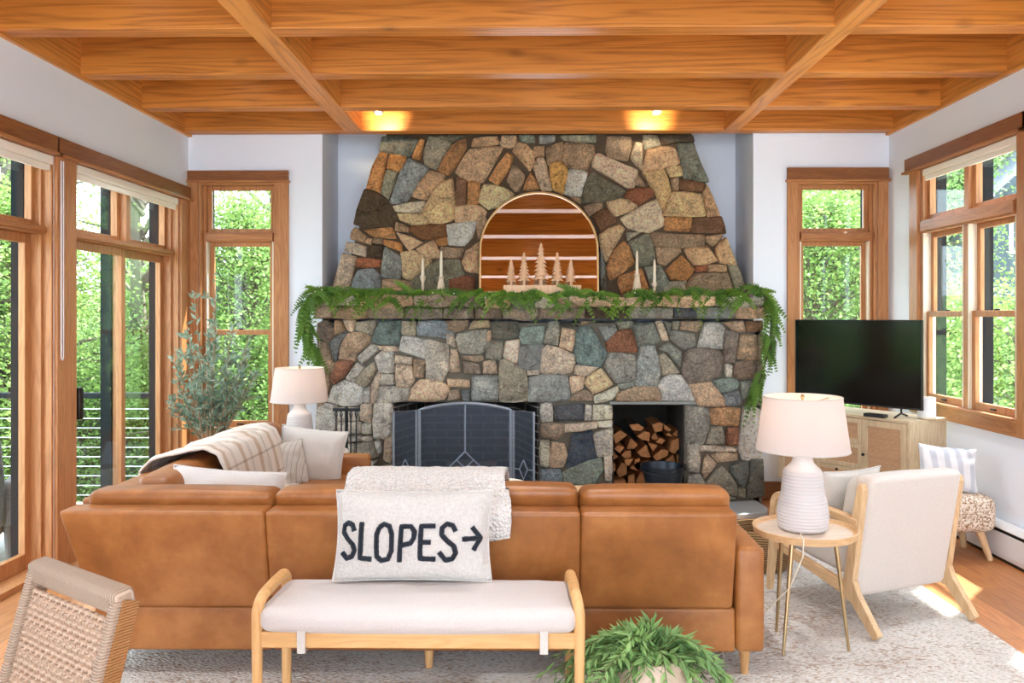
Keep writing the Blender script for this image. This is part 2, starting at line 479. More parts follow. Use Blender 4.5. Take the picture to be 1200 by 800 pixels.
def blind(f, u0, u1, z0, z1, label, cord=None, grp='cream roller blinds'):
    R = thing('roller_blind', label, 'blind', f((u0 + u1) / 2, 0, z0), group=grp); o = R.location
    m = MB(); zm = z0 + (z1 - z0) * .42
    m.box(u0, u1, -.012, .045, zm, z1, f); m.build('valance', BLIND, R, o, bevel=.006)
    m = MB(); m.box(u0 + .01, u1 - .01, .0, .02, z0, zm, f); m.build('rolled_fabric', BLIND, R, o, bevel=.005)
    if cord:
        cu, zl = cord; pts = []
        for k in range(25):
            t = k / 24
            if t < .45: q = (cu - .012, -.03, z1 - .02 - (z1 - zl) * t / .45)
            elif t > .55: q = (cu + .012, -.03, z1 - .02 - (z1 - zl) * (1 - t) / .45)
            else:
                a = pi * (t - .45) / .1; q = (cu - .012 * cos(a), -.03, zl - .02 - .02 * sin(a))
            pts.append(f(*q))
        m = MB(); m.tube(pts, .0035, 6); m.build('cord', WHITEP, R, o)
    return R
blind(fL, 5.0, 6.46, 2.355, 2.446, 'cream roller blind over the sliding door nearer the olive tree')
blind(fL, 3.08, 4.74, 2.355, 2.446, 'cream roller blind at the left edge with a looped cord beside the wood post', (4.80, 1.28))
blind(fR, 4.94, 6.10, 2.515, 2.60, 'cream roller blind over the double window beside the television')

# beams ----------------------------------------------------------------
XJ = (XL + .002, XR - .002)
for i, (y0, y1) in enumerate([(6.535, 6.66), (5.795, 5.915), (5.0, 5.12), (4.205, 4.335), (3.41, 3.54), (2.62, 2.74), (1.83, 1.95), (1.04, 1.16), (.25, .37)]):
    m = MB(); m.box(XJ[0], XJ[1], y0, y1, 3.0, ZC - .001)
    lab = ['warm lit fir beam running across, in front of the chimney top', 'knotty fir beam running across, second out from the chimney', 'fir beam running across, third out from the chimney',
           'fir beam running across at the very top of the photo', 'fir beam running across above the sofa', 'fir beam running across above the bench', 'fir beam running across above the wicker chair',
           'fir beam running across just ahead of the camera', 'fir beam running across overhead at the camera'][i]
    o = m.build('beam', BEAM_X, off=(0, y0, 3.0), bevel=.006, smooth=False); o.location = (0, y0, 3.0); tag(o, lab, 'ceiling beam', 'exposed fir ceiling beams', 'structure')
for x0, x1, lab in ((-1.465, -1.325, 'fir cross beam running from front to back on the sliding door side'), (1.597, 1.72, 'fir cross beam running from front to back on the heater side')):
    m = MB(); m.box(x0, x1, YR, 6.536, 2.998, ZC - .002)
    o = m.build('beam', BEAM_Y, off=(x0, 0, 3.0), bevel=.006, smooth=False); o.location = (x0, 0, 3.0); tag(o, lab, 'ceiling beam', 'exposed fir ceiling beams', 'structure')
for x0, x1, lab in ((XL, XL + .03, 'thin fir edge board along the top of the sliding door wall'), (XR - .03, XR, 'thin fir edge board along the top of the heater wall')):
    m = MB(); m.box(x0, x1, YR, YB - .001, 2.985, ZC - .003)
    o = m.build('trim_1', BEAM_Y, off=(x0, 0, 3.0), smooth=False); o.location = (x0, 0, 3.0); tag(o, lab, 'trim', None, 'structure')
m = MB(); m.box(NX1 - .0, XR - .02, -.018, 0, 0, .15, fB); m.box(XL + .02, NX0, -.018, 0, 0, .15, fB)
struct('baseboard_back', m, HEAD_H, 'dark wood baseboard along the back wall', 'baseboard', bevel=.004)
m = MB(); m.box(YR, L1[0] - .1, -.018, 0, 0, .15, fL)
struct('baseboard_left', m, HEAD_H, 'dark wood baseboard on the sliding door wall', 'baseboard', bevel=.004)

# baseboard heater ------------------------------------------------------
HT = plain('heater_enamel', rgb(228, 230, 231), .35)
R = thing('baseboard_heater', 'long white baseboard heater on the wall below the double window', 'heater', (XR - .04, 4.0, .0)); o = R.location
m = MB(); m.prism([(XR - .008, .235), (XR - .045, .235), (XR - .072, .205), (XR - .072, .20), (XR - .008, .20)], lambda u, d, v: (u, d, v), 1.0, 6.4); m.build('top_cover', HT, R, o)
m = MB(); m.box(XR - .07, XR - .062, 1.0, 6.4, .045, .178); m.box(XR - .062, XR - .008, 1.0, 6.4, .02, .05); m.build('front_panel', HT, R, o, bevel=.003)
m = MB(); m.box(XR - .058, XR - .008, 1.002, 6.398, .055, .199); m.build('fin_core', BLACK, R, o)
m = MB(); m.box(XR - .055, XR - .01, 1.0, 6.4, .0, .02); m.build('foot_strip', BLACK, R, o)
p = atx(1137, 561, XR)
R = thing('wall_outlet', 'small white outlet plate on the wall above the boucle stool', 'outlet', (XR - .004, p.y, p.z)); o = R.location
m = MB(); m.box(XR - .008, XR - .001, p.y - .035, p.y + .035, p.z - .06, p.z + .06); m.build('plate', WHITEP, R, o, bevel=.003)
for dz in (-.025, .025):
    m = MB(); m.box(XR - .010, XR - .008, p.y - .016, p.y + .016, p.z + dz - .014, p.z + dz + .014); m.build('socket', LINER, R, o, bevel=.001)

# fill lights added to brighten the room, hidden from the camera by beams
kd = Nt('fill_light_lens'); kd.set(base_color=(1, 1, 1, 1), emission_color=(1, .96, .9, 1), emission_strength=.6)
R0 = None; DN = dict({-2.1: 'over the sliding door side', .1: 'over the middle of the room', 2.3: 'over the heater side'}); DM = {5.45: 'in the bay nearest the chimney', 3.86: 'in the bay above the sofa back', 2.26: 'in the bay above the bench', .68: 'in the bay by the camera'}
for dy in DM:
    for dx in DN:
        if R0 is None:
            R0 = R = thing('unseen_fill_light', '', 'ceiling light', (dx, dy, ZC), group='unseen fill lights added between the beams')
            m = MB(); m.lathe([(.10, 0), (.10, -.008), (.08, -.012), (.08, 0)], n=28, close=True); m.build('trim_ring', WHITEP, R)
            m = MB(); m.lathe([(.001, -.004), (.079, -.004), (.079, -.001), (.001, -.001)], n=28); m.build('lens', kd.m, R)
        else: R = dup(R0, loc=(dx, dy, ZC))
        R['label'] = 'unseen added downlight ' + DM[dy] + ', ' + DN[dx]
        ld = bpy.data.lights.new('fill_light', 'AREA'); ld.shape = 'DISK'; ld.size = .16; ld.energy = 1.15; ld.spread = radians(88); ld.color = (.88, .95, 1)
        lo = bpy.data.objects.new('fill_light', ld); COL.objects.link(lo); lo.location = (dx, dy, ZC - .016)
# ceiling spotlights ----------------------------------------------------
for x, lab in ((443, 'small white ceiling spotlight nearer the sliding doors'), (770, 'small white ceiling spotlight nearer the heater wall')):
    q = at(x, 131, 6.22)
    R = thing('ceiling_spotlight', lab, 'spotlight', (q.x, 6.22, q.z), group='spotlights in front of the chimney')
    m = MB(); m.tube([(0, 0, .05), (0, 0, ZC - q.z)], .008, 8); m.build('stem', WHITEP, R)
    m = MB(); m.lathe([(.0, .06), (.03, .055), (.036, .03), (.04, 0), (.034, 0), (.03, .02), (0, .025)], n=20); m.xf(Matrix.Rotation(radians(-20), 4, 'X')); m.build('lamp_head', WHITEP, R)
    ld = bpy.data.lights.new('spot_light', 'SPOT'); ld.energy = 5; ld.color = (1, .8, .55); ld.spot_size = radians(76); ld.spot_blend = .8; ld.shadow_soft_size = .03
    lo = bpy.data.objects.new('spot_light', ld); COL.objects.link(lo); lo.location = (q.x, 6.24, q.z - .02); lo.rotation_euler = (radians(102), 0, 0)
# ------------------------------------------------------------------ fireplace
SCOL = dict(t=(196, 160, 122), o=(186, 132, 80), O=(204, 148, 82), b=(124, 88, 60), q=(160, 132, 102), l=(206, 182, 154), r=(150, 92, 62), w=(184, 178, 164), y=(198, 170, 124),
            h=(152, 146, 126), g=(132, 132, 114), d=(102, 102, 90), k=(84, 70, 54), B=(122, 132, 136), G=(120, 140, 130), D=(74, 84, 96), n=(126, 110, 94), e=(140, 142, 134))
TILE = dict(A=(390, 155, 7.5), B=(550, 155, 7.5), C=(700, 155, 7.5), D=(385, 245, 7.5), E=(700, 245, 6.667),
            F=(365, 375, 8), G=(500, 375, 8), H=(630, 375, 8), I=(760, 375, 8), J=(365, 465, 6.667), K=(625, 465, 6.667), L=(790, 465, 5.714),
            M=(340, 325, 4.2857), N=(610, 325, 3.871), P=(0, 0, 1), W=(700, 460, 6.667))
UPPER = '''A d 440,40 750,65 685,220 480,185 415,165|A o 770,65 805,75 770,240 695,225|A h 850,45 1040,100 915,330 810,275 800,180|A o 1165,65 1170,150 1020,375 930,330 1050,120
A o 415,185 478,200 415,530 300,490 350,300|A o 510,195 645,215 630,300 580,350 480,320|A g 480,335 570,355 490,590 420,545|A e 670,235 840,325 650,605 505,620 590,370
A t 850,340 990,385 840,590 700,560|A k 290,510 440,560 530,650 575,745 532,835 330,830 200,805 225,690|A l 810,605 785,700 560,700 535,650|A y 560,715 790,715 847,785 822,810 702,815 602,775
A y 1050,415 1070,560 1075,750 960,795 850,790 795,690 870,560 960,440|A b 1090,395 1175,430 1170,640 1080,640|A t 1200,160 1300,145 1490,135 1320,435 1180,420 1085,350 1170,200|A o 1190,430 1295,450 1275,630 1185,640
A t 1085,655 1280,640 1350,700 1330,750 1290,790 1085,790|A d 900,33 1160,33 1100,70 1050,90|B t 45,60 240,40 255,105 140,130 25,130|B t 290,33 410,33 410,100 370,140 300,130 270,100|B g 440,33 570,33 575,95 460,85
B e 615,33 750,33 750,80 680,100 620,100|B g 800,33 1110,33 1105,95 840,75|B t 500,110 560,170 575,250 530,340 385,170 430,95|B t 565,130 655,125 660,210 575,220|B q 675,145 820,85 825,120 810,250 690,285
B q 845,95 1090,120 1095,190 1030,325 880,315 820,250|B o 330,185 380,220 370,290 260,460 175,410|B q 385,290 490,385 440,520 400,520 330,430|B o 540,355 625,500 470,510|B l 595,235 650,225 680,300 725,505 635,505 565,320
B O 705,295 800,265 865,330 825,540 735,500|B w 880,325 1040,355 980,560 835,540|B d 1080,355 1240,450 1370,520 1310,580 1130,610 990,615 1000,490|B y 130,460 300,490 390,550 300,640 170,675 85,610
B q 1000,650 1165,620 1170,670 1050,740|B q 880,565 980,580 980,635 930,620|C q 90,40 290,50 295,130 260,250 110,225 75,170|C l 330,95 390,105 390,330 290,225|C h 400,30 520,35 555,115 420,150
C k 550,35 830,30 845,80 700,90 590,110|C t 440,160 560,130 670,145 715,275 400,350 415,260|C g 705,110 830,100 900,270 970,430 760,400 720,240|C l 20,195 345,330 310,490 260,490 -40,310 -25,220
C q 355,380 425,485 335,465|C y 400,370 580,320 645,510 575,690 500,520|C y 600,320 730,290 750,380 640,395|C q 645,415 710,405 710,510 655,510|C b 725,415 940,455 910,525 725,505|C t 960,465 1060,690 1070,735 965,740 920,550
C r 280,500 470,490 490,560 365,640 240,565|C t 85,615 200,585 300,600 350,660 160,740 110,690|C y 660,525 900,545 940,735 585,730|P l 728,256 750,243 768,234 775,250 777,264 761,272 737,267|P b 694,252 710,244 722,259 704,271
E t 10,195 165,125 210,160 70,410 20,280|E o 200,255 240,290 285,420 100,555 70,460 130,320|E h 220,185 340,180 235,250|E g 385,195 405,200 445,340 440,420 330,440 245,260|E q 420,180 820,205 820,300 450,290
E o 530,65 730,65 735,90 710,175 525,165|E b 760,75 960,60 995,190 725,180|E q 845,215 960,195 980,215 905,290 845,260|E t 1000,225 1080,420 1075,435 955,420 920,310|E q 460,300 640,305 645,340 530,440 475,420
E t 680,315 850,290 930,405 755,440|E o 655,365 755,470 695,555 580,550 535,480|E r 765,450 850,440 845,485 770,490|E t 860,435 1000,440 1005,490 865,490|E g 1020,445 1090,435 1145,600 1150,660 1080,660
E q 760,510 1010,500 1055,640 1050,680 700,680 700,590|E o 170,530 340,470 400,640 400,680 200,680 165,580|E g 370,455 490,445 550,560 560,600 470,650 420,600|E h 560,570 690,560 690,670 480,670|E d 20,300 60,430 70,560 60,660 20,660
D q 205,200 240,160 340,240 320,300 195,260|D o 320,190 560,160 590,260 400,245|D q 600,115 715,170 705,205 590,195|D b 730,150 1030,130 1045,250 900,265 820,265 730,200|D t 600,205 830,290 710,365 650,290
D t 350,255 390,265 375,320 325,295|D q 405,255 480,265 480,310 395,300|D o 495,270 640,300 645,375 490,315|D l 165,290 330,330 325,420 145,370|D k 370,320 480,320 470,420 390,435 355,390|D l 130,395 245,435 190,690 180,760 20,760 40,690
D r 255,430 460,445 450,510 245,510|D B 260,545 390,525 450,580 455,690 450,760 205,760 205,700|D e 505,335 640,420 655,500 630,605 470,595 480,450|D t 640,385 760,370 900,450 890,480 730,620 660,600
D t 775,355 930,275 980,390 970,430 880,435|D o 945,275 1040,250 1045,315 975,325|D w 1045,140 1200,115 1300,110 1260,250 1195,320 1060,310|D q 990,335 1190,345 1160,430 985,430|D g 1000,450 1150,440 1195,570 1060,610 1020,480
D g 745,625 900,490 985,450 1050,600 1050,700 1050,760 740,760|D r 1065,625 1200,590 1280,610 1280,760 1070,760|D q 485,620 720,640 735,700 735,760 480,760|D t 1210,370 1290,330 1310,450 1280,560 1200,540 1175,460
D q 60,700 30,760 10,760|P q 556,258 566,250 572,262 561,280|P t 553,290 562,284 562,320 556,318|P e 703,290 708,310 706,340 703,340'''
LOWER = '''F n 70,30 150,0 210,60 215,150 150,205 60,160|F q 225,0 290,10 320,90 225,140|F t 300,0 415,0 400,110 345,100|F h 430,20 600,0 600,60 570,130 420,90|F G 640,20 835,10 820,235 640,220 575,195
F h 850,10 980,10 980,145 850,135|F B 1010,10 1330,20 1330,170 1150,155 1000,140|F B 280,130 335,130 285,200 240,390 200,330 170,215|F t 340,130 480,120 555,170 540,215 430,310 410,380 270,360 280,250
F q 80,215 130,230 195,350 180,560 140,700 110,800 60,800 60,300|F w 440,340 560,230 620,235 640,280 480,405|F l 630,240 815,245 815,290 645,280|F w 860,150 1090,185 1070,360 830,290|F w 1100,190 1280,240 1290,460 1220,580 1080,540
F w 600,350 660,295 770,295 775,480 720,490 640,480|F l 790,325 950,350 940,415 785,400|F q 960,365 1070,385 1050,530 970,535|F l 800,415 940,430 965,570 920,630 800,620|F r 250,385 400,390 310,530 215,600 180,540
F w 430,400 500,450 400,585 330,540|F h 590,390 615,460 510,620 415,580 500,460|F l 620,490 655,500 600,770 555,770 565,600|F w 660,505 770,510 780,600 640,600|F w 630,610 930,640 890,750 750,770 605,775
F w 210,620 330,560 480,630 495,750 430,795 300,800 165,760|F w 500,650 550,620 555,770 500,770|F t 940,640 1020,560 1200,570 1290,640 1240,740 1080,760 910,750|F q 200,400 240,395 200,520 190,500
G q 180,10 390,0 370,80 280,110 180,100|G y 440,5 580,0 595,65 400,85|G d 610,20 850,10 860,150 740,180 620,170|G l 190,120 250,125 270,250 190,220|G h 290,130 560,90 540,290 500,315 320,310 275,190
G t 575,100 610,100 600,190 550,210|G h 560,210 700,200 715,270 690,370 560,350|G l 740,200 865,185 850,410 820,415 720,340|G G 890,70 1100,60 1080,220 900,220 870,150|G B 880,250 1090,235 1080,460 930,465 855,430
G t 225,270 290,280 310,480 220,480|G q 330,335 520,330 530,370 480,390 350,370|G n 340,390 490,410 510,500 350,500|G t 530,390 640,375 660,500 530,500|G h 690,390 740,370 930,480 945,740 690,750 680,500
G e 430,525 660,520 665,745 430,750|G l 945,475 1050,465 1055,505 945,515|G e 970,540 1060,515 1200,510 1310,520 1330,740 1150,760 960,750|G t 200,550 400,560 400,630 210,620|G q 210,660 300,650 310,740 200,750|G B 330,660 400,660 400,755 345,755
H h 110,20 195,20 190,230 60,210 80,100|H t 230,75 350,95 325,290 205,245|H l 100,235 330,320 345,400 310,490 30,490 50,280|H G 390,80 500,70 600,250 640,310 590,430 360,400 350,200|H e 570,60 720,45 740,100 640,200 600,130
H r 740,105 870,85 930,300 660,290 640,210|H g 900,50 1080,30 1140,190 1080,230 940,240|H l 1105,20 1160,10 1230,190 1160,190|H q 410,10 540,5 400,45|H g 740,10 890,10 880,75 760,85|H k 220,30 380,45 370,65 220,55
H e 660,310 900,335 920,400 910,555 740,585 630,440|H e 960,250 1090,245 1145,500 1110,605 920,600 935,400|H l 360,420 570,440 460,525 340,500|H t 300,530 440,530 420,640 320,690|H y 590,455 700,600 520,690 440,590 460,540
H q 310,720 440,650 520,700 520,750 310,760|H l 530,710 740,620 755,660 700,740 540,775|H q 770,670 900,625 1110,620 1155,720 1140,755 740,760|H g 750,600 910,570 900,620 780,650|I g 150,10 205,20 205,80 185,140|I g 220,10 290,10 270,90 215,80
I q 310,10 490,5 490,60 450,110 290,85|I h 215,95 420,130 440,240 330,280 195,170|I w 520,30 650,25 705,80 690,265 460,250|I t 690,20 880,5 900,110 790,100|I n 710,100 835,130 800,400 700,390|I q 860,140 1010,140 1020,370 830,360
I b 915,10 1060,5 1060,100 915,110|I g 190,210 300,300 290,440 170,300 80,270|I h 150,310 285,490 125,510 90,340|I n 345,300 450,265 640,280 690,340 660,520 380,600 315,480|I t 370,610 580,580 705,740 700,800 470,800 430,740
I w 710,410 775,420 775,535 720,530|I n 800,400 1000,380 990,540 800,550|I G 605,570 800,545 840,580 830,640 680,680|I B 700,690 840,660 880,760 850,790 720,800|I w 110,560 200,515 300,520 420,750 110,750 120,690 85,610
I g 855,580 980,560 1000,640 880,740|I h 930,760 1060,640 1060,790 930,790|I q 1025,140 1065,130 1065,300 1030,370|I n 1010,390 1065,380 1065,560 1005,550
J w 50,50 200,75 205,230 100,300 35,290|J w 35,310 170,360 190,410 170,520 60,560 20,560|J l 390,60 475,50 475,195 385,180|J w 490,60 630,60 630,290 540,335 490,310|J w 400,210 475,200 470,285 400,285|J w 400,310 475,305 475,345 400,340
J e 345,360 480,350 530,460 400,490 350,450|J w 495,345 545,345 545,440 520,440|J l 575,325 640,305 640,400 620,510 565,480|J w 400,500 520,490 480,530 470,620 395,630|J g 490,560 635,530 635,760 500,760|J w 215,195 385,195 385,280 215,280
J w 215,360 330,365 330,470 215,470|J w 200,660 480,640 480,760 200,760|J w 215,85 375,90 370,180 215,180|J w 115,305 385,300 385,340 200,350|J e 60,600 180,560 180,760 40,760|J w 215,490 380,500 380,640 215,640
K w 60,50 145,50 150,185 60,190|K D 170,75 390,55 395,180 165,180|K w 405,60 455,70 450,180 400,180|K l 470,65 610,70 610,170 460,180|K q 65,205 240,210 240,280 180,330 60,310|K l 250,210 490,190 490,240 245,275|K l 500,190 610,180 610,230 510,235
K D 300,300 455,265 490,470 265,545|K w 480,280 615,240 615,450 500,460 465,300|K l 55,340 125,340 120,540 55,530|K t 140,350 240,370 265,450 230,540 130,545|K G 520,475 540,560 480,670 230,675 220,600 280,560|K l 550,470 610,465 610,650 560,650
K B 55,570 210,570 220,760 55,760|K e 230,690 480,685 600,670 610,760 230,760|L e 80,60 230,80 235,200 190,310 80,300|L o 240,80 435,75 420,190 240,180|L h 245,205 315,195 335,315 215,310|L r 350,205 425,200 420,320 345,320
L w 460,75 540,70 595,130 580,405 460,410 430,340|L l 180,325 330,325 410,345 405,365 180,360|L w 90,320 165,320 165,500 90,490|L t 245,380 415,375 415,420 290,435|L t 215,380 280,445 200,540 180,500|L h 210,570 320,465 410,580 410,660 290,630 210,620
L d 380,450 490,430 495,520 460,600 430,580 375,500|L d 510,420 590,420 598,650 480,670 500,540|L e 90,530 170,515 205,570 205,670 90,670|L g 425,610 470,610 470,665 425,665|L e 215,640 290,645 410,675 215,690'''
MANT2 = 'M q 120,145 210,147 210,200 122,202|M q 217,148 388,150 388,205 217,205|M q 397,150 574,150 576,204 394,204|M n 582,155 762,157 765,204 580,204|M n 772,156 922,158 922,205 770,205|M n 932,156 1060,158 1060,205 932,205|M n 1068,160 1290,160 1290,207 1072,207|N h 0,140 78,142 78,184 0,184|N n 88,140 288,140 288,184 88,184|N k 298,140 484,140 484,180 298,180|N h 493,135 690,137 690,185 493,185|N D 698,130 790,130 790,180 698,180|N e 796,135 968,137 968,185 796,185|N q 975,135 1108,135 1108,186 975,186'
MANT1 = 'M h 98,96 345,92 345,142 140,144 105,125|M q 350,92 615,92 618,143 352,143|M q 624,92 845,92 848,142 624,142|M n 852,92 965,95 968,150 856,146|M y 972,92 1106,94 1106,154 985,152|M d 1112,94 1230,94 1228,155 1114,155|N h 45,88 155,88 155,136 45,136|N q 160,88 298,88 298,134 160,134|N t 304,88 472,90 472,135 304,134|N t 478,92 610,95 608,132 480,130|N t 615,86 880,86 878,130 618,130|N h 885,92 1100,90 1104,130 888,130'

def parse(s):
    out = []
    for item in s.replace('\n', '|').split('|'):
        a = item.split()
        if not a: continue
        ox, oy, k = TILE[a[0]]
        out.append((a[1], [(ox + float(p.split(',')[0]) / k, oy + float(p.split(',')[1]) / k) for p in a[2:]]))
    return out
rs = random.Random(3)
def stones(mb, items, Y, back, prot=.035, grow=1.075, sc=.085, sat=1.0):
    for key, poly in items:
        pts = [at(x, y, Y) for x, y in poly]
        P2 = [Vector((p.x, p.z)) for p in pts]
        ar = sum(P2[i].x * P2[(i + 1) % len(P2)].y - P2[(i + 1) % len(P2)].x * P2[i].y for i in range(len(P2)))
        if ar < 0: P2.reverse()
        c = sum(P2, Vector((0, 0))) / len(P2)
        q = []
        for i in range(len(P2)):
            a, b, d = P2[i - 1], P2[i], P2[(i + 1) % len(P2)]
            q.append(b + (a - b) * sc); q.append(b + (b - b).lerp(b - b, 0) + (a + d - 2 * b) * sc * .22); q.append(b + (d - b) * sc)
            mid = (b + d) / 2; ln_ = (d - b).length; n = Vector(((d - b).y, -(d - b).x)) 
            q.append(mid + n * (.018 + rs.uniform(-.03, .03)))
        rad = max((p - c).length for p in q)
        base = rs.uniform(.65, 1.25) * prot; tx, tz = rs.uniform(-.12, .12), rs.uniform(-.16, .10)
        col = SCOL[key]; v = rs.uniform(1.16, 1.40); w = rs.uniform(-6, 6); lu = sum(col) / 3; col = [lu + (x - lu) * sat for x in col]
        mb.col = rgb(min(255, col[0] * v + w), min(255, col[1] * v), min(255, max(0, col[2] * v - w)))
        rings = [(1.0 * grow, back), (1.0 * grow, -base * .45), (.975, -base * .85), (.90, -base), (.6, -base * 1.12), (.3, -base * 1.15)]
        n = len(q); vs = []
        e = min(.04 / max(rad, .02), .12)
        for ri, (s, dy) in enumerate(rings):
            for p in q:
                if ri >= 2: ss = 1 - (1 - s) * (min(1, e * 10) if ri < 4 else 1)
                else: ss = s
                r2 = c + (p - c) * ss
                y = Y + dy
                if ri >= 2:
                    y += tx * (r2.x - c.x) + tz * (r2.y - c.y) + noise.noise(Vector((r2.x * 11, r2.y * 11, 3))) * .011 + noise.noise(Vector((r2.x * 31, r2.y * 31, 9))) * .004
                if ri == 1: y += tx * (r2.x - c.x) * .6
                vs.append((r2.x, y, r2.y))
        vs.append((c.x, Y - base * 1.16 + noise.noise(Vector((c.x * 11, c.y * 11, 3))) * .011, c.y))
        fs = []
        for ri in range(len(rings) - 1):
            for i in range(n):
                j = (i + 1) % n
                fs.append((ri * n + i, ri * n + j, (ri + 1) * n + j, (ri + 1) * n + i))
        m = len(rings) - 1
        for i in range(n): fs.append((m * n + i, m * n + (i + 1) % n, len(vs) - 1))
        fs.append(tuple(range(n - 1, -1, -1)))
        mb.add(vs, fs); mb.col = None

YF, YU, YM = 6.43, 6.80, 6.34        # lower face, chimney face, mantel face
STONE = stonemat()
MORT_U = plain('brown_mortar', rgb(92, 76, 60), .95, bump=.5, bscale=50, vary=.2, spec=.1)
MORT_L = plain('grey_mortar', rgb(112, 106, 94), .95, bump=.5, bscale=50, vary=.2, spec=.1)
FP = thing('fireplace', 'wide fieldstone fireplace with a tapering chimney, mantel, firebox and log niche', 'fireplace', (.1, YF, 0)); o0 = FP.location
m = MB(); stones(m, parse(UPPER), YU, .03, .038, sat=.92)
cb = m.build('chimney_stones', STONE, FP, o0, angle=50); tag(cb, 'tan and brown fieldstones of the chimney')
m = MB()
a, b = at(394, 345, YU), at(868, 345, YU); c2, d2_ = at(449, 158, YU), at(814, 158, YU)
k = (ZC - 1.6) / (c2.z - a.z); lx = a.x + (c2.x - a.x) * k; rx = b.x + (d2_.x - b.x) * k
m.hexa([(a.x, YU + .004, 1.6), (b.x, YU + .004, 1.6), (b.x - .03, NY - .002, 1.6), (a.x + .03, NY - .002, 1.6), (lx, YU + .004, ZC - .002), (rx, YU + .004, ZC - .002), (rx + .03, NY - .002, ZC - .002), (lx - .03, NY - .002, ZC - .002)])
m.build('chimney_core', MORT_U, FP, o0, smooth=False)
m = MB(); stones(m, parse(LOWER), YF, .03, .038, sat=.70)
lb = m.build('surround_stones', STONE, FP, o0, angle=50); tag(lb, 'grey and tan fieldstones around the two openings')
X0, X1 = at(373, 450, YF).x, at(893, 450, YF).x
fx0, fx1, fz = at(461, 470, YF).x, at(631.5, 470, YF).x, at(500, 471, YF).z
wx0, wx1, wz = at(717.5, 470, YF).x, at(802, 470, YF).x, at(750, 473.5, YF).z
m = MB(); zt = 1.45; y0 = YF + .006
NQ = NY - .002; m.box(X0, NX0 + .06, y0, YB - .022, 0, zt); m.box(NX0 + .02, fx0, y0, NQ, .001, zt); m.box(fx0, wx0, y0, NQ, max(fz, wz), zt); m.box(wx0, wx1, y0, NQ, wz, zt); m.box(wx1, NX1 - .02, y0, NQ, .001, zt); m.box(NX1 - .06, X1, y0, YB - .022, .001, zt); m.box(fx1, wx0, y0, NQ, .001, max(fz, wz))
if wz > fz: pass
m.build('surround_core', MORT_L, FP, o0, smooth=False)
# mantel: two stone courses
m = MB(); stones(m, parse(MANT2), YM + .03, .30, .03, 1.02, .08, .7); stones(m, parse(MANT1), YM, .33, .03, 1.02, .10, .75)
mo = m.build('mantel', STONE, FP, o0, angle=50); tag(mo, 'mantel shelf of two courses of long flat stones')
za, zb = at(600, 374, YM).z, at(600, 345.2, YM).z
m = MB(); m.box(X0 - .02, X1 + .02, YM + .045, YB - .003, za + .004, zb - .03); m.box(NX0 + .02, NX1 - .02, YB - .01, NY - .002, za + .004, zb - .03); m.build('mantel_core', MORT_U, FP, o0, smooth=False)
zb += .007
# lintel steel of the log niche
m = MB(); m.box(wx0 - .02, wx1 + .3, YF - .012, YF + .02, wz, wz + .022); m.build('niche_lintel', plain('grey_lintel', rgb(150, 152, 148), .8, bump=.3), FP, o0, bevel=.004)
# firebox and niche lining
kb = Nt('sooty_brick'); kb.set(roughness=.95, specular_ior_level=.1)
br = kb.n('ShaderNodeTexBrick'); br.inputs['Scale'].default_value = 1; br.inputs['Brick Width'].default_value = .21; br.inputs['Row Height'].default_value = .065
br.inputs['Mortar Size'].default_value = .006; br.inputs['Color1'].default_value = rgb(46, 42, 40); br.inputs['Color2'].default_value = rgb(64, 58, 54); br.inputs['Mortar'].default_value = rgb(150, 146, 140)
tcb = kb.n('ShaderNodeTexCoord'); sp = kb.n('ShaderNodeSeparateXYZ'); kb.l(tcb.outputs['Object'], sp.inputs[0]); cmb = kb.n('ShaderNodeCombineXYZ')
kb.l(kb.math('ADD', sp.outputs[0], sp.outputs[1]), cmb.inputs[0]); kb.l(sp.outputs[2], cmb.inputs[1]); kb.l(cmb.outputs[0], br.inputs['Vector'])
kb.color(br.outputs['Color'])
m = MB(); g = .0
m.hexa([(fx0, YF + .01, 0), (fx0 + .012, YF + .01, 0), (fx0 + .19, 7.0, 0), (fx0 + .17, 7.0, 0), (fx0, YF + .01, fz), (fx0 + .012, YF + .01, fz), (fx0 + .19, 7.0, fz), (fx0 + .17, 7.0, fz)])
m.hexa([(fx1 - .012, YF + .01, 0), (fx1, YF + .01, 0), (fx1 - .17, 7.0, 0), (fx1 - .19, 7.0, 0), (fx1 - .012, YF + .01, fz), (fx1, YF + .01, fz), (fx1 - .17, 7.0, fz), (fx1 - .19, 7.0, fz)])
m.box(fx0 + .15, fx1 - .15, 7.0, 7.03, 0, fz); m.build('firebox_lining', kb.m, FP, o0, smooth=False)
SOOT = plain('soot', rgb(30, 28, 27), .95, bump=.3, spec=.1)
m = MB(); m.box(fx0, fx1, YF + .02, 7.02, fz - .012, fz + .001); m.build('firebox_throat', SOOT, FP, o0, smooth=False)
m = MB(); m.box(fx0, fx1, YF + .02, 7.02, .04, .06); m.build('firebox_floor', SOOT, FP, o0, smooth=False)
m = MB(); m.box(wx0 - .001, wx0 + .012, YF + .02, 7.15, .05, wz); m.box(wx1 - .012, wx1 + .001, YF + .02, 7.15, .05, wz); m.box(wx0, wx1, 7.15, 7.17, .05, wz); m.box(wx0, wx1, YF + .02, 7.15, wz - .01, wz + .001); m.box(wx0, wx1, YF + .02, 7.15, .03, .05)
m.build('niche_lining', plain('dark_niche', rgb(52, 47, 42), .95, bump=.4, vary=.3), FP, o0, smooth=False)
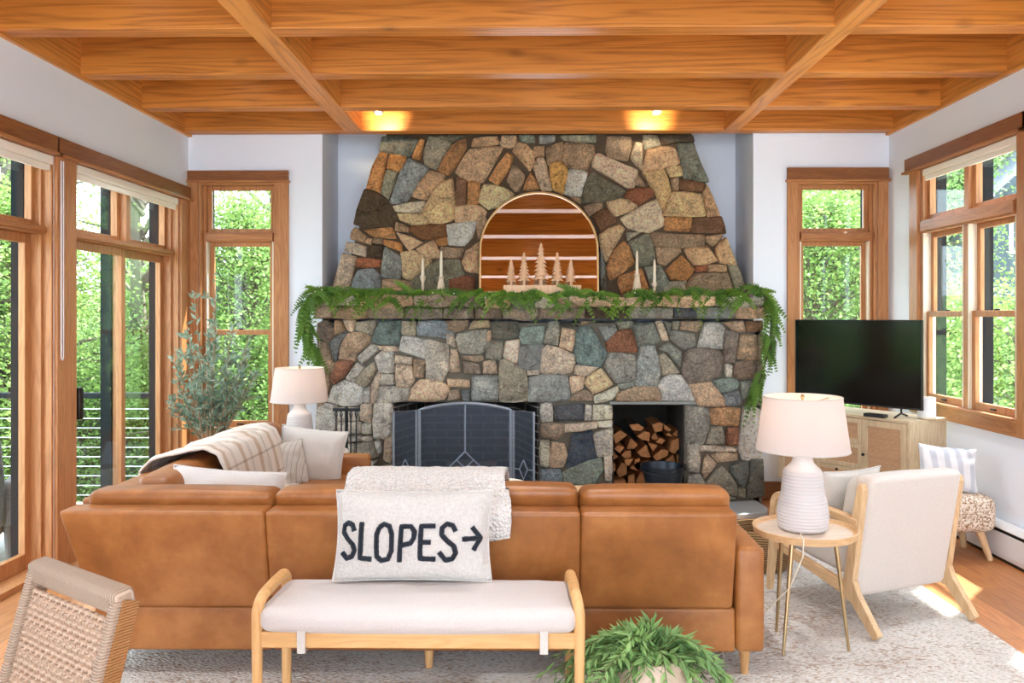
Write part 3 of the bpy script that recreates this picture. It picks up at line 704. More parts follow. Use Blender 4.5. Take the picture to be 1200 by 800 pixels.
# hearth slab
m = MB(); hx0, hx1 = X0 - .05, at(908, 598, 6.02).x
ks = Nt('bluestone'); ks.set(roughness=.45)
v = ks.n('ShaderNodeTexVoronoi'); v.inputs['Scale'].default_value = 1.6; ks.l(ks.coord(), v.inputs['Vector'])
nz = ks.noise(ks.coord(), 9, 6); ks.color(ks.mix(ks.math('MULTIPLY', nz, .6), ks.ramp(v.outputs['Color'], [(.2, rgb(96, 110, 124)), (.5, rgb(150, 150, 146)), (.8, rgb(122, 132, 138))]), rgb(140, 146, 150))); ks.bump(nz, .3, .005)
m.prism([(hx0, 6.14), (hx0 + .5, 6.10), (hx0 + .6, 6.0), (hx1 - .25, 5.98), (hx1 - .04, 6.06), (hx1, 6.2), (hx1 - .02, YF + .05), (hx0, YF + .05)], lambda u, d, v: (u, v, d), .004, .048)
m.build('hearth', ks.m, FP, o0, bevel=.008)

# arched mirror leaning on the chimney ------------------------------------
MIR = Nt('mirror_silver'); MIR.set(base_color=(.86, .87, .87, 1), metallic=1, roughness=.015)
b0 = at(561.5, 347, 6.60); b1 = at(702, 347, 6.60)
hw = (b1.x - b0.x) / 2; cxm = (b0.x + b1.x) / 2; H = .86; lean = radians(6.9)
R = thing('arched_mirror', 'arched mirror with a thin gold frame leaning on the chimney, reflecting the beams', 'mirror', (cxm, 6.60, zb)); R.rotation_euler = (-lean, 0, 0)
def arch(w, h, ins=0.0, n=40):
    p = [(-w + ins, ins), (w - ins, ins)]
    for k in range(n + 1):
        t = pi * k / n; p.append(((w - ins) * cos(t), h - w + (w - ins) * sin(t)))
    return p
m = MB(); A1, A2 = arch(hw, H), arch(hw, H, .016); n = len(A1)
vs = [(u, y, v) for y in (-.012, .02) for A in (A1, A2) for u, v in A]; fs = []
for i in range(n):
    j = (i + 1) % n
    fs += [(i, j, n + j, n + i), (2 * n + i, 2 * n + j, 3 * n + j, 3 * n + i), (i, j, 2 * n + j, 2 * n + i), (n + i, n + j, 3 * n + j, 3 * n + i)]
m.add(vs, fs); m.build('frame', plain('pale_gold', rgb(220, 180, 124), .35, .7), R, bevel=.003)
m = MB(); m.prism(arch(hw, H, .012), lambda u, d, v: (u, d, v), 0, .006); m.build('mirror_glass', MIR.m, R, smooth=False)
m = MB(); m.prism(arch(hw, H, .012), lambda u, d, v: (u, d, v), .0065, .018); m.build('backing', BLACK, R, smooth=False)

# row of wooden trees on a base board ---------------------------------------
TREEW = wood('raw_pine', rgb(232, 196, 160), rgb(204, 158, 118), (12, 12, 2), .6)
q0, q1 = at(590, 342, 6.46), at(681, 342, 6.46)
R = thing('wooden_tree_ornament', 'row of five raw wood fir trees on a board in front of the arched mirror', 'ornament', ((q0.x + q1.x) / 2, 6.46, zb)); o = R.location
m = MB(); m.box(q0.x, q1.x, 6.43, 6.50, zb, zb + .072); m.build('base', TREEW, R, o, bevel=.004)
rt = random.Random(5)
for x, yt, yb, wpx in ((599, 303, 336, 13), (614, 295, 335.5, 15), (634, 284, 336, 19), (653, 295, 336, 15), (669, 303, 337, 13)):
    p = at(x, yb, 6.465); top = at(x, yt, 6.465).z; z0 = zb + .072; h = top - z0; w = wpx / 2 * 6.46 / F
    m = MB(); m.lathe([(w * .24, 0), (w * .2, h * .16)], (p.x, 6.465, z0), 8)
    nt_ = 9
    for k in range(nt_):
        t = k / nt_; zz = z0 + h * (.12 + .88 * t); r0 = w * (1 - t) ** .8 + .006; hh = h * .20 * (1 - .3 * t)
        vs = [(p.x, 6.465, min(top, zz + hh))]; N = 14
        for i in range(N):
            a = 2 * pi * (i + .5 * (k % 2)) / N; rr = r0 * (1.0 if i % 2 else .72) * rt.uniform(.9, 1.1); vs.append((p.x + rr * cos(a), 6.465 + rr * .8 * sin(a), zz + (0 if i % 2 else h * .03)))
        m.add(vs, [(0, 1 + i, 1 + (i + 1) % N) for i in range(N)] + [tuple(range(N, 0, -1))])
    m.build('tree', TREEW, R, o, smooth=False)

# candles -------------------------------------------------------------------
WAX = plain('ivory_wax', rgb(238, 226, 200), .5); CER = plain('cream_ceramic', rgb(226, 206, 178), .55)
holders = [(495.5, 301, 323, 7, .030, 'taper'), (517, 293, 324, 8, .042, 'cone'), (746.5, 293, 321, 8, .042, 'cone'), (767, 303, 331, 7, .03, 'taper')]
lab = [('squat cream candle holder, nearest the sliding doors on the mantel', 'shorter ivory taper candle, nearest the sliding doors on the mantel'), ('tall cone shaped cream candle holder to the left of the arched mirror', 'taller ivory taper candle to the left of the arched mirror'),
       ('tall cone shaped cream candle holder to the right of the arched mirror', 'taller ivory taper candle to the right of the arched mirror'), ('squat cream candle holder, nearest the heater wall on the mantel', 'shorter ivory taper candle, nearest the heater wall on the mantel')]
for (x, yt, ym, w, r, sh), (l1, l2) in zip(holders, lab):
    p = at(x, ym, 6.52); top = at(x, yt, 6.52).z; h = p.z - zb
    R = thing('candle_holder', l1, 'candle holder', (p.x, 6.52, zb), group='candle holders on the mantel')
    m = MB()
    if sh == 'cone': prof = [(r, 0), (r * .95, .01), (r * .62, h * .6), (r * .45, h - .015), (r * .62, h - .008), (r * .6, h)]
    else: prof = [(r, 0), (r, .006), (r * .35, .02), (r * .4, h * .5), (r * .3, h * .55), (r * .8, h - .016), (r * .75, h)]
    m.lathe(prof, n=20); m.build('body', CER, R)
    R = thing('taper_candle', l2, 'candle', (p.x, 6.52, p.z + .0005), group='taper candles on the mantel')
    m = MB(); hh = top - p.z; m.lathe([(.013, 0), (.011, hh * .7), (.008, hh - .02), (.003, hh - .006)], n=12); m.build('wax', WAX, R)
    m = MB(); m.tube([(0, 0, hh - .008), (.001, 0, hh + .004)], .0012, 5); m.build('wick', BLACK, R)

# cedar garland ---------------------------------------------------------------
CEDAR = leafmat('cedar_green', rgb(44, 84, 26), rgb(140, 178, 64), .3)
g = random.Random(11)
R = thing('cedar_garland', 'green cedar garland laid along the stone mantel and hanging off both ends', 'garland', (.1, YM, zb)); o = R.location
XA, XB = at(364, 350, YM).x, at(897, 350, YM).x
def spine(t):   # 0..1 along left drop, shelf, right drop
    L = [(.0, at(372, 418, 6.30)), (.05, at(358, 392, 6.28)), (.10, at(357, 362, 6.27)), (.14, at(368, 344, 6.30)), (.2, at(400, 346, 6.34)), (.35, at(490, 348, 6.36)), (.5, at(600, 348, 6.33)), (.6, at(690, 350, 6.34)),
         (.72, at(790, 347, 6.36)), (.82, at(870, 346, 6.34)), (.86, at(893, 343, 6.30)), (.90, at(905, 362, 6.27)), (.95, at(902, 410, 6.28)), (1.0, at(886, 462, 6.30))]
    for (a, p), (b, q) in zip(L, L[1:]):
        if t <= b:
            s = (t - a) / (b - a); return p.lerp(q, s)
    return L[-1][1]
m = MB(); m.tube([spine(k / 120) + Vector((0, 0, .012 + .008 * sin(k))) for k in range(121)], .008, 6); m.build('stem', plain('garland_stem', rgb(70, 58, 36), .8), R, o)
m = MB()
for i in range(430):
    t = g.random(); p = spine(t) + Vector((g.uniform(-.03, .03), g.uniform(-.02, .04), g.uniform(0, .03)))
    tv = (spine(min(1, t + .01)) - spine(max(0, t - .01))).normalized()
    drop = t < .13 or t > .875
    if drop:
        d = tv * (1 if t > .5 else -1) * g.uniform(.5, 1.2) + Vector((g.uniform(-.6, .6), g.uniform(-.6, .2), g.uniform(-.3, .2)))
    else:
        d = tv * g.choice((-1, 1)) * g.uniform(.3, 1) + Vector((0, g.uniform(-.9, .25), g.uniform(-.55, .45)))
    d.normalize(); L = g.uniform(.10, .22); sd = d.cross(Vector((g.uniform(-.4, .4), -1, g.uniform(-.2, .6)))).normalized()
    sag = Vector((0, 0, -1)) * L * g.uniform(.15, .7)
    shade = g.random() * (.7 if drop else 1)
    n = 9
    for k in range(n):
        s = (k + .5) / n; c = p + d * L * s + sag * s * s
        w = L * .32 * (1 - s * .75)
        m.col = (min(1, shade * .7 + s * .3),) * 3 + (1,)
        for q in (-1, 1):
            m.leaf(c, d * .75 + sd * q * .75 + sag * .6 / L * s, Vector((0, -1, .4)), w, .013)
            m.leaf(c, d * .95 + sd * q * .4 + sag * .6 / L * s, Vector((0, -1, .4)), w * .8, .011)
    m.col = (.5 * shade,) * 3 + (1,); m.leaf(p, d + sag / L * .5, Vector((0, -1, .3)), L * 1.05, .009)
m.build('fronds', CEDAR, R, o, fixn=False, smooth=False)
BER = plain('white_berry', rgb(236, 230, 216), .4)
m = MB(); m.lathe([(.001, -.006), (.004, -.004), (.006, 0), (.004, .004), (.001, .006)], n=8); b0_ = m.build('berry', BER, R)
for i in range(34):
    p = spine(g.uniform(.14, .86)) + Vector((g.uniform(-.02, .02), g.uniform(-.07, -.02), g.uniform(-.03, .04))) - o
    b_ = b0_ if i == 0 else dup(b0_, parent=R)
    b_.location = p

# firewood ----------------------------------------------------------------------
LOGS = '''245,250 320,240 370,275 340,300 275,295|120,330 180,290 240,330 140,405|305,340 370,300 415,310 410,380 350,370|425,335 455,305 480,370 425,365|230,440 260,350 320,405 290,440|305,465 385,400 420,510 340,500|395,390 475,410 435,460|130,440 160,410 215,425 175,475|120,450 165,500 120,530|185,490 215,455 265,450 265,500 220,515|211,520 285,515 245,575 215,550|292,522 336,508 333,535 288,562|145,620 190,540 235,560 230,640 170,665|255,590 280,562 320,615|430,500 500,440 560,450 555,490 460,540|525,545 595,480 610,545|425,250 480,230 515,240 510,300 450,310|518,240 580,290 560,305 525,285|585,330 640,285 640,345|300,690 340,610 385,660 400,740 320,740|118,555 138,550 142,600 120,640|530,330 560,310 590,345|562,460 580,370 640,350 640,440 600,480|242,645 290,630 296,725 240,730|130,690 220,680 230,740 120,740|490,350 535,370 505,402 455,388|622,490 640,480 640,640 615,600|345,545 400,520 430,560 420,620 360,600|440,560 520,560 520,650 440,660|530,560 605,560 605,660 530,660|420,670 510,665 510,745 420,745|520,675 610,670 615,745 520,745'''
ENDG = wood('split_log_face', rgb(196, 138, 86), rgb(136, 82, 42), (9, 9, 9), .8)
rl = random.Random(4)
names = ['on the very top of the stack', 'high at the left edge of the niche', 'pale and broad, near the top centre of the stack', 'small, in the upper right of the centre', 'wedge shaped, left of centre', 'large fan shaped, in the centre', 'thin wedge, right of the centre', 'flat, by the left side', 'half hidden at the left side', 'pale, left of the middle',
         'three sided, below the pale one on the left', 'small, under the fan shaped one', 'big and round, low on the left', 'tiny wedge, above the bucket on the left', 'dark and broad, on the right above the bucket', 'three sided, at the right above the bucket rim', 'bark covered round one at the top right', 'bright splinter at the top right', 'short one at the right edge near the top', 'leaning beside the bucket', 'sliver low at the left edge', 'small bright one under the top right', 'dark tall one at the right side', 'upright one left of the bucket', 'lowest at the left', 'flat slice right of the top centre', 'sliver at the right edge beside the bucket', 'right behind the bucket rim on the left', 'behind the bucket, centre', 'behind the bucket, right', 'behind the bucket, low centre', 'behind the bucket, low right']
for poly, nm in zip(LOGS.split('|'), names):
    ox, oy, kk = TILE['W']; Yl = rl.uniform(6.56, 6.64)
    pts = [at(ox + float(a.split(',')[0]) / kk, oy + float(a.split(',')[1]) / kk, Yl) for a in poly.split()]
    c = sum(pts, Vector()) / len(pts); P = [(c.x + (p.x - c.x) * .93, c.z + (p.z - c.z) * .93) for p in pts]
    P = [(min(max(u, wx0 + .016), wx1 - .016), max(v, .055)) for u, v in P]
    R = thing('firewood_log', 'split firewood log in the niche, ' + nm, 'log', (c.x, Yl, c.z), group='split logs in the fireplace niche'); o = R.location
    v_ = rl.uniform(.75, 1.1)
    m = MB(); m.prism(P, lambda u, d, v: (u, d, v), Yl, Yl + .012); m.build('cut_end', ENDG, R, o, smooth=False)
    m = MB(); m.prism([(c.x + (u - c.x) * .985, c.z + (v - c.z) * .985) for u, v in P], lambda u, d, v: (u, d, v), Yl + .0121, Yl + .40); m.build('bark', BARKM if 'BARKM' in globals() else plain('log_bark', rgb(84, 62, 44), .95, bump=.6, bscale=40, vary=.3), R, o, smooth=False)
    BARKM = R.children[-1].data.materials[0] if len(R.children) else None
# ash bucket
q = at(777, 547, 6.33); bz = .0505
R = thing('ash_bucket', 'dark metal ash bucket standing in front of the stacked logs', 'bucket', (q.x, 6.33, bz))
Hb = at(777, 545, 6.33).z - bz; rt_ = 25.5 * 6.33 / F; rb_ = rt_ * .62
m = MB(); m.lathe([(rb_, 0), (rt_, Hb), (rt_ + .008, Hb + .004), (rt_ + .008, Hb - .006), (rt_ - .004, Hb - .002), (rb_ - .006, .006), (0.001, .006)], n=40); m.build('bucket_body', plain('dark_galvanised', rgb(52, 58, 66), .32, .7, bump=.15, bscale=20), R)
m = MB(); m.tube([(rt_ * cos(pi + pi * k / 16) * -1, -.008 - rt_ * .9 * sin(pi * k / 16), Hb - .02 - .03 * sin(pi * k / 16)) for k in range(17)], .005, 6); m.build('bail_handle', DARKMETAL, R)
for sx in (-1, 1):
    m = MB(); m.box(sx * rt_ - .006, sx * rt_ + .006, -.02, .02, Hb - .045, Hb - .005); m.build('ear', DARKMETAL, R, bevel=.002)

# logs on the grate inside the firebox ---------------------------------------------
R = thing('fire_grate', 'iron fire grate inside the firebox behind the mesh screen', 'grate', ((fx0 + fx1) / 2, 6.72, .0615)); o = R.location; cx_ = o.x
m = MB()
for k in range(6): m.box(cx_ - .25 + k * .1, cx_ - .235 + k * .1, 6.62, 6.86, .12, .135)
m.box(cx_ - .28, cx_ + .28, 6.64, 6.655, .105, .12); m.box(cx_ - .28, cx_ + .28, 6.82, 6.835, .105, .12)
m.build('bars', DARKMETAL, R, o)
for sx in (-.25, .24):
    for yy in (6.64, 6.82):
        m = MB(); m.box(cx_ + sx, cx_ + sx + .015, yy, yy + .015, .0615, .105); m.build('leg', DARKMETAL, R, o)
BIRCH = plain('pale_birch_bark', rgb(186, 172, 156), .9, bump=.6, bscale=40, vary=.45)
for (dx, yy, zz, r, ln, rr, nm) in ((-.02, 6.68, .188, .047, .50, .03, 'lying in front on the grate'), (.02, 6.80, .188, .046, .46, -.03, 'lying at the back of the grate'), (.03, 6.74, .272, .04, .40, .04, 'lying across the top of the other two')):
    R = thing('birch_log', 'pale birch log behind the fire screen, ' + nm, 'log', (cx_ + dx, yy, zz), rr, 'birch logs on the grate')
    m = MB(); pts = [(-ln / 2 + ln * k / 10, 0, .004 * sin(k * 1.7)) for k in range(11)]; m.tube(pts, [r * (1 + .06 * sin(k * 2.3)) for k in range(11)], 14); m.build('bark', BIRCH, R)

# fire screen ------------------------------------------------------------------------
YS = 6.33; hz = .049
IRON = plain('pewter_iron', rgb(146, 154, 166), .45, .5)
km = Nt('spark_mesh'); km.set(base_color=rgb(58, 66, 78), roughness=.5, metallic=.4)
tr = km.n('ShaderNodeBsdfTransparent'); mx = km.n('ShaderNodeMixShader')
ck = km.n('ShaderNodeTexChecker'); ck.inputs['Scale'].default_value = 400; km.l(km.coord(), ck.inputs['Vector'])
mx.inputs[0].default_value = .80; km.l(tr.outputs[0], mx.inputs[1]); km.l(km.b.outputs[0], mx.inputs[2]); km.l(mx.outputs[0], km.out.inputs[0])
R = thing('fire_screen', 'three panel iron fire screen with arched centre and diamond motifs before the firebox', 'fire screen', ((fx0 + fx1) / 2, YS, hz))
pl = lambda x, y: at(x, y, YS) - Vector((R.location.x, YS, hz))
A, Bq = pl(491.5, 480), pl(598.5, 480); ap = pl(545, 472.5).z
def top(x): s = (x - A.x) / (Bq.x - A.x) * 2 - 1; return A.z + (ap - A.z) * (1 - s * s)
m = MB(); xs = [A.x + (Bq.x - A.x) * k / 24 for k in range(25)]
m.tube([(A.x, 0, 0)] + [(x, 0, top(x)) for x in xs] + [(Bq.x, 0, 0)], .013, 6); m.build('centre_frame', IRON, R)
D0 = pl(545, 529); Dl, Dr, Db = pl(525, 548.5), pl(565, 548.5), pl(545, 568)
m = MB(); m.tube([(D0.x, 0, top(D0.x)), D0], .008, 6)
m.tube([D0, Dl, Db, Dr, D0], .007, 6); m.tube([(A.x, 0, Dl.z), Dl], .006, 6); m.tube([Dr, (Bq.x, 0, Dr.z)], .006, 6)
m.tube([(D0 + Dl) / 2, (Dr + Db) / 2], .005, 6); m.tube([(D0 + Dr) / 2, (Dl + Db) / 2], .005, 6); m.tube([(A.x, 0, .03), (Bq.x, 0, .03)], .01, 6)
m.build('centre_bars', IRON, R)
m = MB(); vs = [(x, .004, .02) for x in xs] + [(x, .004, top(x)) for x in xs]; m.add(vs, [(i, i + 1, 26 + i, 25 + i) for i in range(24)]); m.build('centre_mesh', km.m, R, smooth=False)
for sx, ax, nm in ((-1, A.x - .012, 'left'), (1, Bq.x + .012, 'right')):
    w_ = .19; ang = radians(18 if sx < 0 else 28)
    def wp(u, z, sx=sx, ax=ax, ang=ang): return Vector((ax + sx * u * cos(ang), -u * sin(ang), z))
    zt_ = A.z - .005
    m = MB(); m.tube([wp(.012, 0), wp(.012, zt_), wp(w_, zt_ - .003), wp(w_, 0)], .010, 6); m.tube([wp(.01, .03), wp(w_, .03)], .008, 6)
    c = wp(w_ / 2 + .005, Dl.z); du = wp(w_ / 2 + .04, Dl.z) - c
    dd = [c + Vector((0, 0, .075)), c + du, c - Vector((0, 0, .075)), c - du]
    m.tube(dd + [dd[0]], .006, 6); m.tube([wp(.012, Dl.z), c - du], .005, 6); m.tube([c + du, wp(w_, Dl.z)], .005, 6)
    m.build('wing_frame', IRON, R)
    m = MB(); m.add([wp(.01, .02), wp(w_, .02), wp(w_, zt_), wp(.01, zt_)], [(0, 1, 2, 3)]); m.build('wing_mesh', km.m, R, smooth=False)

# fire tools --------------------------------------------------------------------------
q = at(406, 480, 6.22)
R = thing('fire_tool_stand', 'black iron fire tool stand on the hearth beside the firebox', 'tool stand', (q.x, 6.22, hz))
Hs = q.z - hz
m = MB(); m.lathe([(.10, 0), (.10, .012), (.03, .022), (.02, .04)], n=20); m.build('base', DARKMETAL, R)
m = MB(); m.lathe([(.013, .02), (.013, Hs), (.018, Hs + .01), (.005, Hs + .03)], n=12); m.build('post', DARKMETAL, R)
m = MB(); m.box(-.105, .105, -.008, .008, Hs - .012, Hs + .012); m.build('hanger_bar', DARKMETAL, R, bevel=.003)
for dx, nm, kind in ((-.075, 'fire_poker', 'iron poker hanging from the tool stand, nearest the lamp'), (-.035, 'fire_shovel', 'iron ash shovel hanging from the tool stand beside the poker'), (.038, 'fire_brush', 'iron handled hearth brush hanging from the tool stand'), (.08, 'fire_tongs', 'iron log tongs hanging from the tool stand, nearest the firebox')):
    T_ = thing(nm, kind, nm.replace('fire_', 'fire '), (q.x + dx, 6.198, hz), group='hanging fire tools')
    m = MB(); m.tube([(0, 0, .16), (0, 0, Hs - .06), (.008, 0, Hs - .035), (0, 0, Hs + .005), (-.008, 0, Hs - .03), (0, 0, Hs - .055)], .0055, 8); m.build('handle', DARKMETAL, T_)
    m = MB()
    if nm == 'fire_poker': m.tube([(0, 0, .17), (0, 0, .08), (.0, -.01, .06), (.02, -.01, .09)], .006, 8)
    elif nm == 'fire_shovel': m.box(-.018, .018, -.012, -.004, .05, .17)
    elif nm == 'fire_brush': m.lathe([(.012, .17), (.018, .15), (.020, .06), (.001, .058)], n=12)
    else: m.tube([(0, 0, .17), (-.012, 0, .12), (-.004, 0, .06)], .005, 6); m.tube([(0, 0, .17), (.012, 0, .12), (.004, 0, .06)], .005, 6)
    m.build('tool_head', DARKMETAL, T_)
# ------------------------------------------------------------------ soft furnishings helpers
def pil(w, h, t, ears=.07, seed=0, wr=.012):
    def fn(a, b, side):
        pr = (max(0, (1 - a * a)) * max(0, (1 - b * b))) ** .40
        x = a * w / 2 * (1 - ears * (1 - b * b) * a * a); z = b * h / 2 * (1 - ears * (1 - a * a) * b * b)
        wv = noise.noise(Vector((a * 2.2 + seed, b * 2.2, side * 3 + seed))) * wr * min(1, pr * 1.5)
        return Vector((x, side * (t / 2 * pr + wv), z))
    return fn
def pillow(mb, fn, M, n=25):
    for side in (-1, 1):
        mb.surf(lambda u, v: M @ fn(u * 2 - 1, v * 2 - 1, side), n, n)
def orient(loc, yaw, tilt, roll=0):     # local -y faces the camera at yaw 0, tilt leans the top away
    return Matrix.Translation(loc) @ Matrix.Rotation(yaw, 4, 'Z') @ Matrix.Rotation(-tilt, 4, 'X') @ Matrix.Rotation(roll, 4, 'Y')
def pillow_thing(name, label, mat, loc, w, h, t, yaw=0, tilt=.2, roll=0, seed=0, cat='pillow', group=None, ears=.07, piping=None):
    R = thing(name, label, cat, loc, group=group); m = MB(); fn = pil(w, h, t, ears, seed); M = orient((0, 0, 0), yaw, tilt, roll)
    pillow(m, fn, M); m.build('cover', mat, R)
    m = MB(); pts = []
    for k in range(80):
        s = k / 20; e = int(s); f_ = (s - e) * 2 - 1
        a, b = [(f_, -1), (1, f_), (-f_, 1), (-1, -f_)][e % 4]
        pts.append(M @ fn(a, b, 0.0001))
    m.tube(pts + [pts[0]], .0045, 6); m.build('seam', piping or mat, R)
    return R, fn, M

LE = Nt('tan_leather'); LE.set(roughness=.42, specular_ior_level=.5)
co = LE.coord(); n1 = LE.noise(co, 2.6, 5, .6, .5); n2 = LE.noise(co, 9, 5, .65); n3 = LE.noise(co, 260, 2)
c = LE.ramp(LE.math('ADD', LE.math('MULTIPLY', n1, .65), LE.math('MULTIPLY', n2, .35)), [(.32, rgb(122, 72, 30)), (.48, rgb(150, 92, 42)), (.62, rgb(172, 112, 58)), (.75, rgb(184, 126, 72))])
LE.color(c); LE.bump(LE.math('ADD', n3, LE.math('MULTIPLY', n2, .8)), .12, .004); LEATHER = LE.m
SEAM = plain('leather_welt', rgb(104, 60, 28), .5)
LEGW = wood('walnut_leg', rgb(212, 166, 112), rgb(176, 126, 76), (14, 14, 1.6), .4)

# ------------------------------------------------------------------ sectional sofa
SF = thing('sectional_sofa', 'tan leather L-shaped sectional sofa seen from behind, facing the fireplace', 'sofa', (-.45, 3.4, 0)); o = SF.location
zb_, zs, zt_ = .118, .305, .717
bx = [-1.885, -1.05, -.42, .222, .848]
def lean_main(p):     # back leans towards the camera going up, its far left edge flares outwards
    k = (p.z - zs) / (zt_ - zs)
    y = p.y - .085 * k
    x = p.x
    if x < -1.3: x += ((-1.3 - x) / .585) ** 1.0 * .095 * (1 - max(0, min(1, k)))
    return (x, y, p.z)
for i in range(4):
    m = MB(); x0, x1 = bx[i] + .002, bx[i + 1] - .002
    m.rb(((x0 + x1) / 2, 3.395, (zs + zt_) / 2), ((x1 - x0) / 2, .07, (zt_ - zs) / 2), .016, .004, lean_main); m.build('back_panel', LEATHER, SF, o, angle=60)
for a, b in ((-1.79, -1.052), (-1.048, .22), (.224, .862)):
    m = MB(); m.rb(((a + b) / 2, 3.40, (zb_ + zs) / 2 - .002), ((b - a) / 2, .055, (zs - zb_) / 2 - .003), .012, .003); m.build('base_panel', LEATHER, SF, o, angle=60)
m = MB(); m.box(-1.78, .86, 3.46, 4.22, .13, .29); m.box(-1.78, -1.03, 4.2, 5.40, .13, .29); m.build('base_frame', LEATHER, SF, o, bevel=.01)
# near arm
m = MB(); m.rb((.925, 3.80, .334), (.059, .455, .216), .022, .006); m.build('arm', LEATHER, SF, o, angle=60)
# return: its back flares outwards
def lean_ret(p):
    k = (p.z - zb_) / (zt_ - zb_); return (p.x - .10 * k, p.y, p.z)
for y0, y1 in ((3.472, 4.42), (4.425, 5.50)):
    m = MB(); m.rb((-1.76, (y0 + y1) / 2, (zb_ + zt_) / 2), (.06, (y1 - y0) / 2, (zt_ - zb_) / 2), .02, .004, lean_ret); m.build('back_panel', LEATHER, SF, o, angle=60)
m = MB(); m.rb((-1.395, 5.45, .345), (.345, .055, .228), .022, .006); m.build('arm', LEATHER, SF, o, angle=60)
# seat cushions
for x0, x1, y0, y1 in ((-.98, -.05, 3.60, 4.27), (-.045, .86, 3.60, 4.27), (-1.70, -.985, 3.60, 4.46), (-1.70, -.985, 4.47, 5.38)):
    m = MB(); m.rb(((x0 + x1) / 2, (y0 + y1) / 2, .375), ((x1 - x0) / 2, (y1 - y0) / 2, .075), .03, .014); m.build('seat_cushion', LEATHER, SF, o, angle=60)
# back cushions of the main run, leaning on the back
def lean_c(p): return (p.x, p.y - .13 * (p.z - .46) / .32, p.z)
cz = [(.455, .768), (.455, .772), (.455, .788), (.455, .778)]
cx_ = [(-1.83, -1.055), (-1.045, -.435), (-.425, .213), (.232, .845)]
for (x0, x1), (z0, z1) in zip(cx_, cz):
    m = MB(); m.rb(((x0 + x1) / 2, 3.555, (z0 + z1) / 2), ((x1 - x0) / 2, .082, (z1 - z0) / 2), .035, .014, lean_c)
    cu = m.build('back_cushion', LEATHER, SF, o, angle=60)
    m = MB(); hx, hz_ = (x1 - x0) / 2 - .012, (z1 - z0) / 2 - .012; zc = (z0 + z1) / 2; xc = (x0 + x1) / 2
    for yy in (3.488, 3.622):
        pts = [lean_c(Vector((xc + hx * sx, yy, zc + hz_ * sz))) for sx, sz in ((-1, -1), (-1, .9), (-.95, 1), (.95, 1), (1, .9), (1, -1), (-1, -1))]
        pass
    pts = [lean_c(Vector((xc + hx * a, 3.479, z1 - .030 + .004 * sin(a * 3)))) for a in [k / 8 - 1 for k in range(17)]]
    m.tube(pts, .0028, 6); m.build('welt', SEAM, cu, o)
# return back cushions
def lean_r(p): return (p.x - .10 * (p.z - .45) / .32, p.y, p.z)
for y0, y1, z1 in ((3.66, 4.5, .765), (4.52, 5.37, .80)):
    m = MB(); m.rb((-1.60, (y0 + y1) / 2, (.45 + z1) / 2), (.082, (y1 - y0) / 2, (z1 - .45) / 2), .04, .016, lean_r); m.build('back_cushion', LEATHER, SF, o, angle=60)
for x, y in ((-1.735, 3.42), (.915, 3.40), (-.41, 3.44), (.82, 4.15), (-.41, 4.15), (-1.72, 5.40), (-1.1, 5.42)):
    m = MB(); m.lathe([(.015, 0), (.025, .12), (.025, .13)], (x, y, .012 if y < 5.3 else .012), 16); m.build('leg', LEGW, SF, o)

# ------------------------------------------------------------------ pillows and throws on the sofa
WHITE_F = fabric('off_white_linen', rgb(208, 201, 192), 180, .35, .10)
BOUCLE = fabric('cream_boucle', rgb(206, 200, 193), 90, .9, .16)
GREIGE = stripes('grey_ticking', rgb(196, 188, 178), [(.42, rgb(196, 188, 178)), (.45, rgb(150, 142, 134)), (.55, rgb(150, 142, 134)), (.58, rgb(200, 192, 182))], 0, 42)
pillow_thing('throw_pillow', 'plump off-white linen pillow leaning on the far arm of the sofa', WHITE_F, (-1.385, 5.22, .60), .43, .36, .15, .06, .18, .12, 1)
pillow_thing('throw_pillow', 'grey ticking stripe pillow tucked behind the off-white one on the sofa', GREIGE, (-1.50, 5.0, .575), .36, .30, .13, 1.0, .25, .0, 2)
pillow_thing('throw_pillow', 'crumpled white pillow in the sofa corner, partly hidden by the back cushion', fabric('white_cotton', rgb(212, 206, 200), 160, .3, .08), (-1.42, 3.83, .615), .52, .34, .15, .35, .5, .14, 3)

KNIT = Nt('white_knit'); KNIT.set(roughness=.95, specular_ior_level=.1, sheen_weight=.3)
co = KNIT.coord(); vv = KNIT.n('ShaderNodeTexVoronoi'); vv.inputs['Scale'].default_value = 85; KNIT.l(co, vv.inputs['Vector'])
nn = KNIT.noise(co, 40, 4); KNIT.color(KNIT.ramp(vv.outputs['Distance'], [(.1, rgb(240, 234, 228)), (.7, rgb(214, 206, 198))])); KNIT.bump(KNIT.math('ADD', KNIT.math('MULTIPLY', vv.outputs['Distance'], -1.0), nn), 1.0, .012)
def drape(path, w_fn, nu, nv, along):   # path: list of (a,z) profile; sheet runs along the other axis
    L = [0]
    for p, q in zip(path, path[1:]): L.append(L[-1] + (Vector(q) - Vector(p)).length)
    def prof(s):
        d = s * L[-1]
        for i in range(len(path) - 1):
            if d <= L[i + 1] + 1e-9:
                f_ = (d - L[i]) / (L[i + 1] - L[i]); return Vector(path[i]).lerp(Vector(path[i + 1]), f_)
        return Vector(path[-1])
    return prof
pf = drape([(3.70, .52), (3.66, .66), (3.625, .79), (3.57, .828), (3.48, .834), (3.40, .826), (3.345, .800), (3.285, .762), (3.222, .745), (3.196, .715), (3.200, .66), (3.215, .60), (3.230, .52)], None, 0, 0, 0)
XA_, XB_ = at(404, 600, 3.3).x, at(594, 600, 3.3).x
def thr(u, v):
    a = pf(u * (1 - .115 * v) if u > .7 else u); x = XA_ + (XB_ - XA_) * v
    e = noise.noise(Vector((x * 7, u * 6, 1))) * .010 + noise.noise(Vector((x * 22, u * 20, 4))) * .006
    return Vector((x + .012 * sin(u * 9) + .02 * (u - .5), a.x - abs(e) * 1.2, a.y + abs(e) * .9))
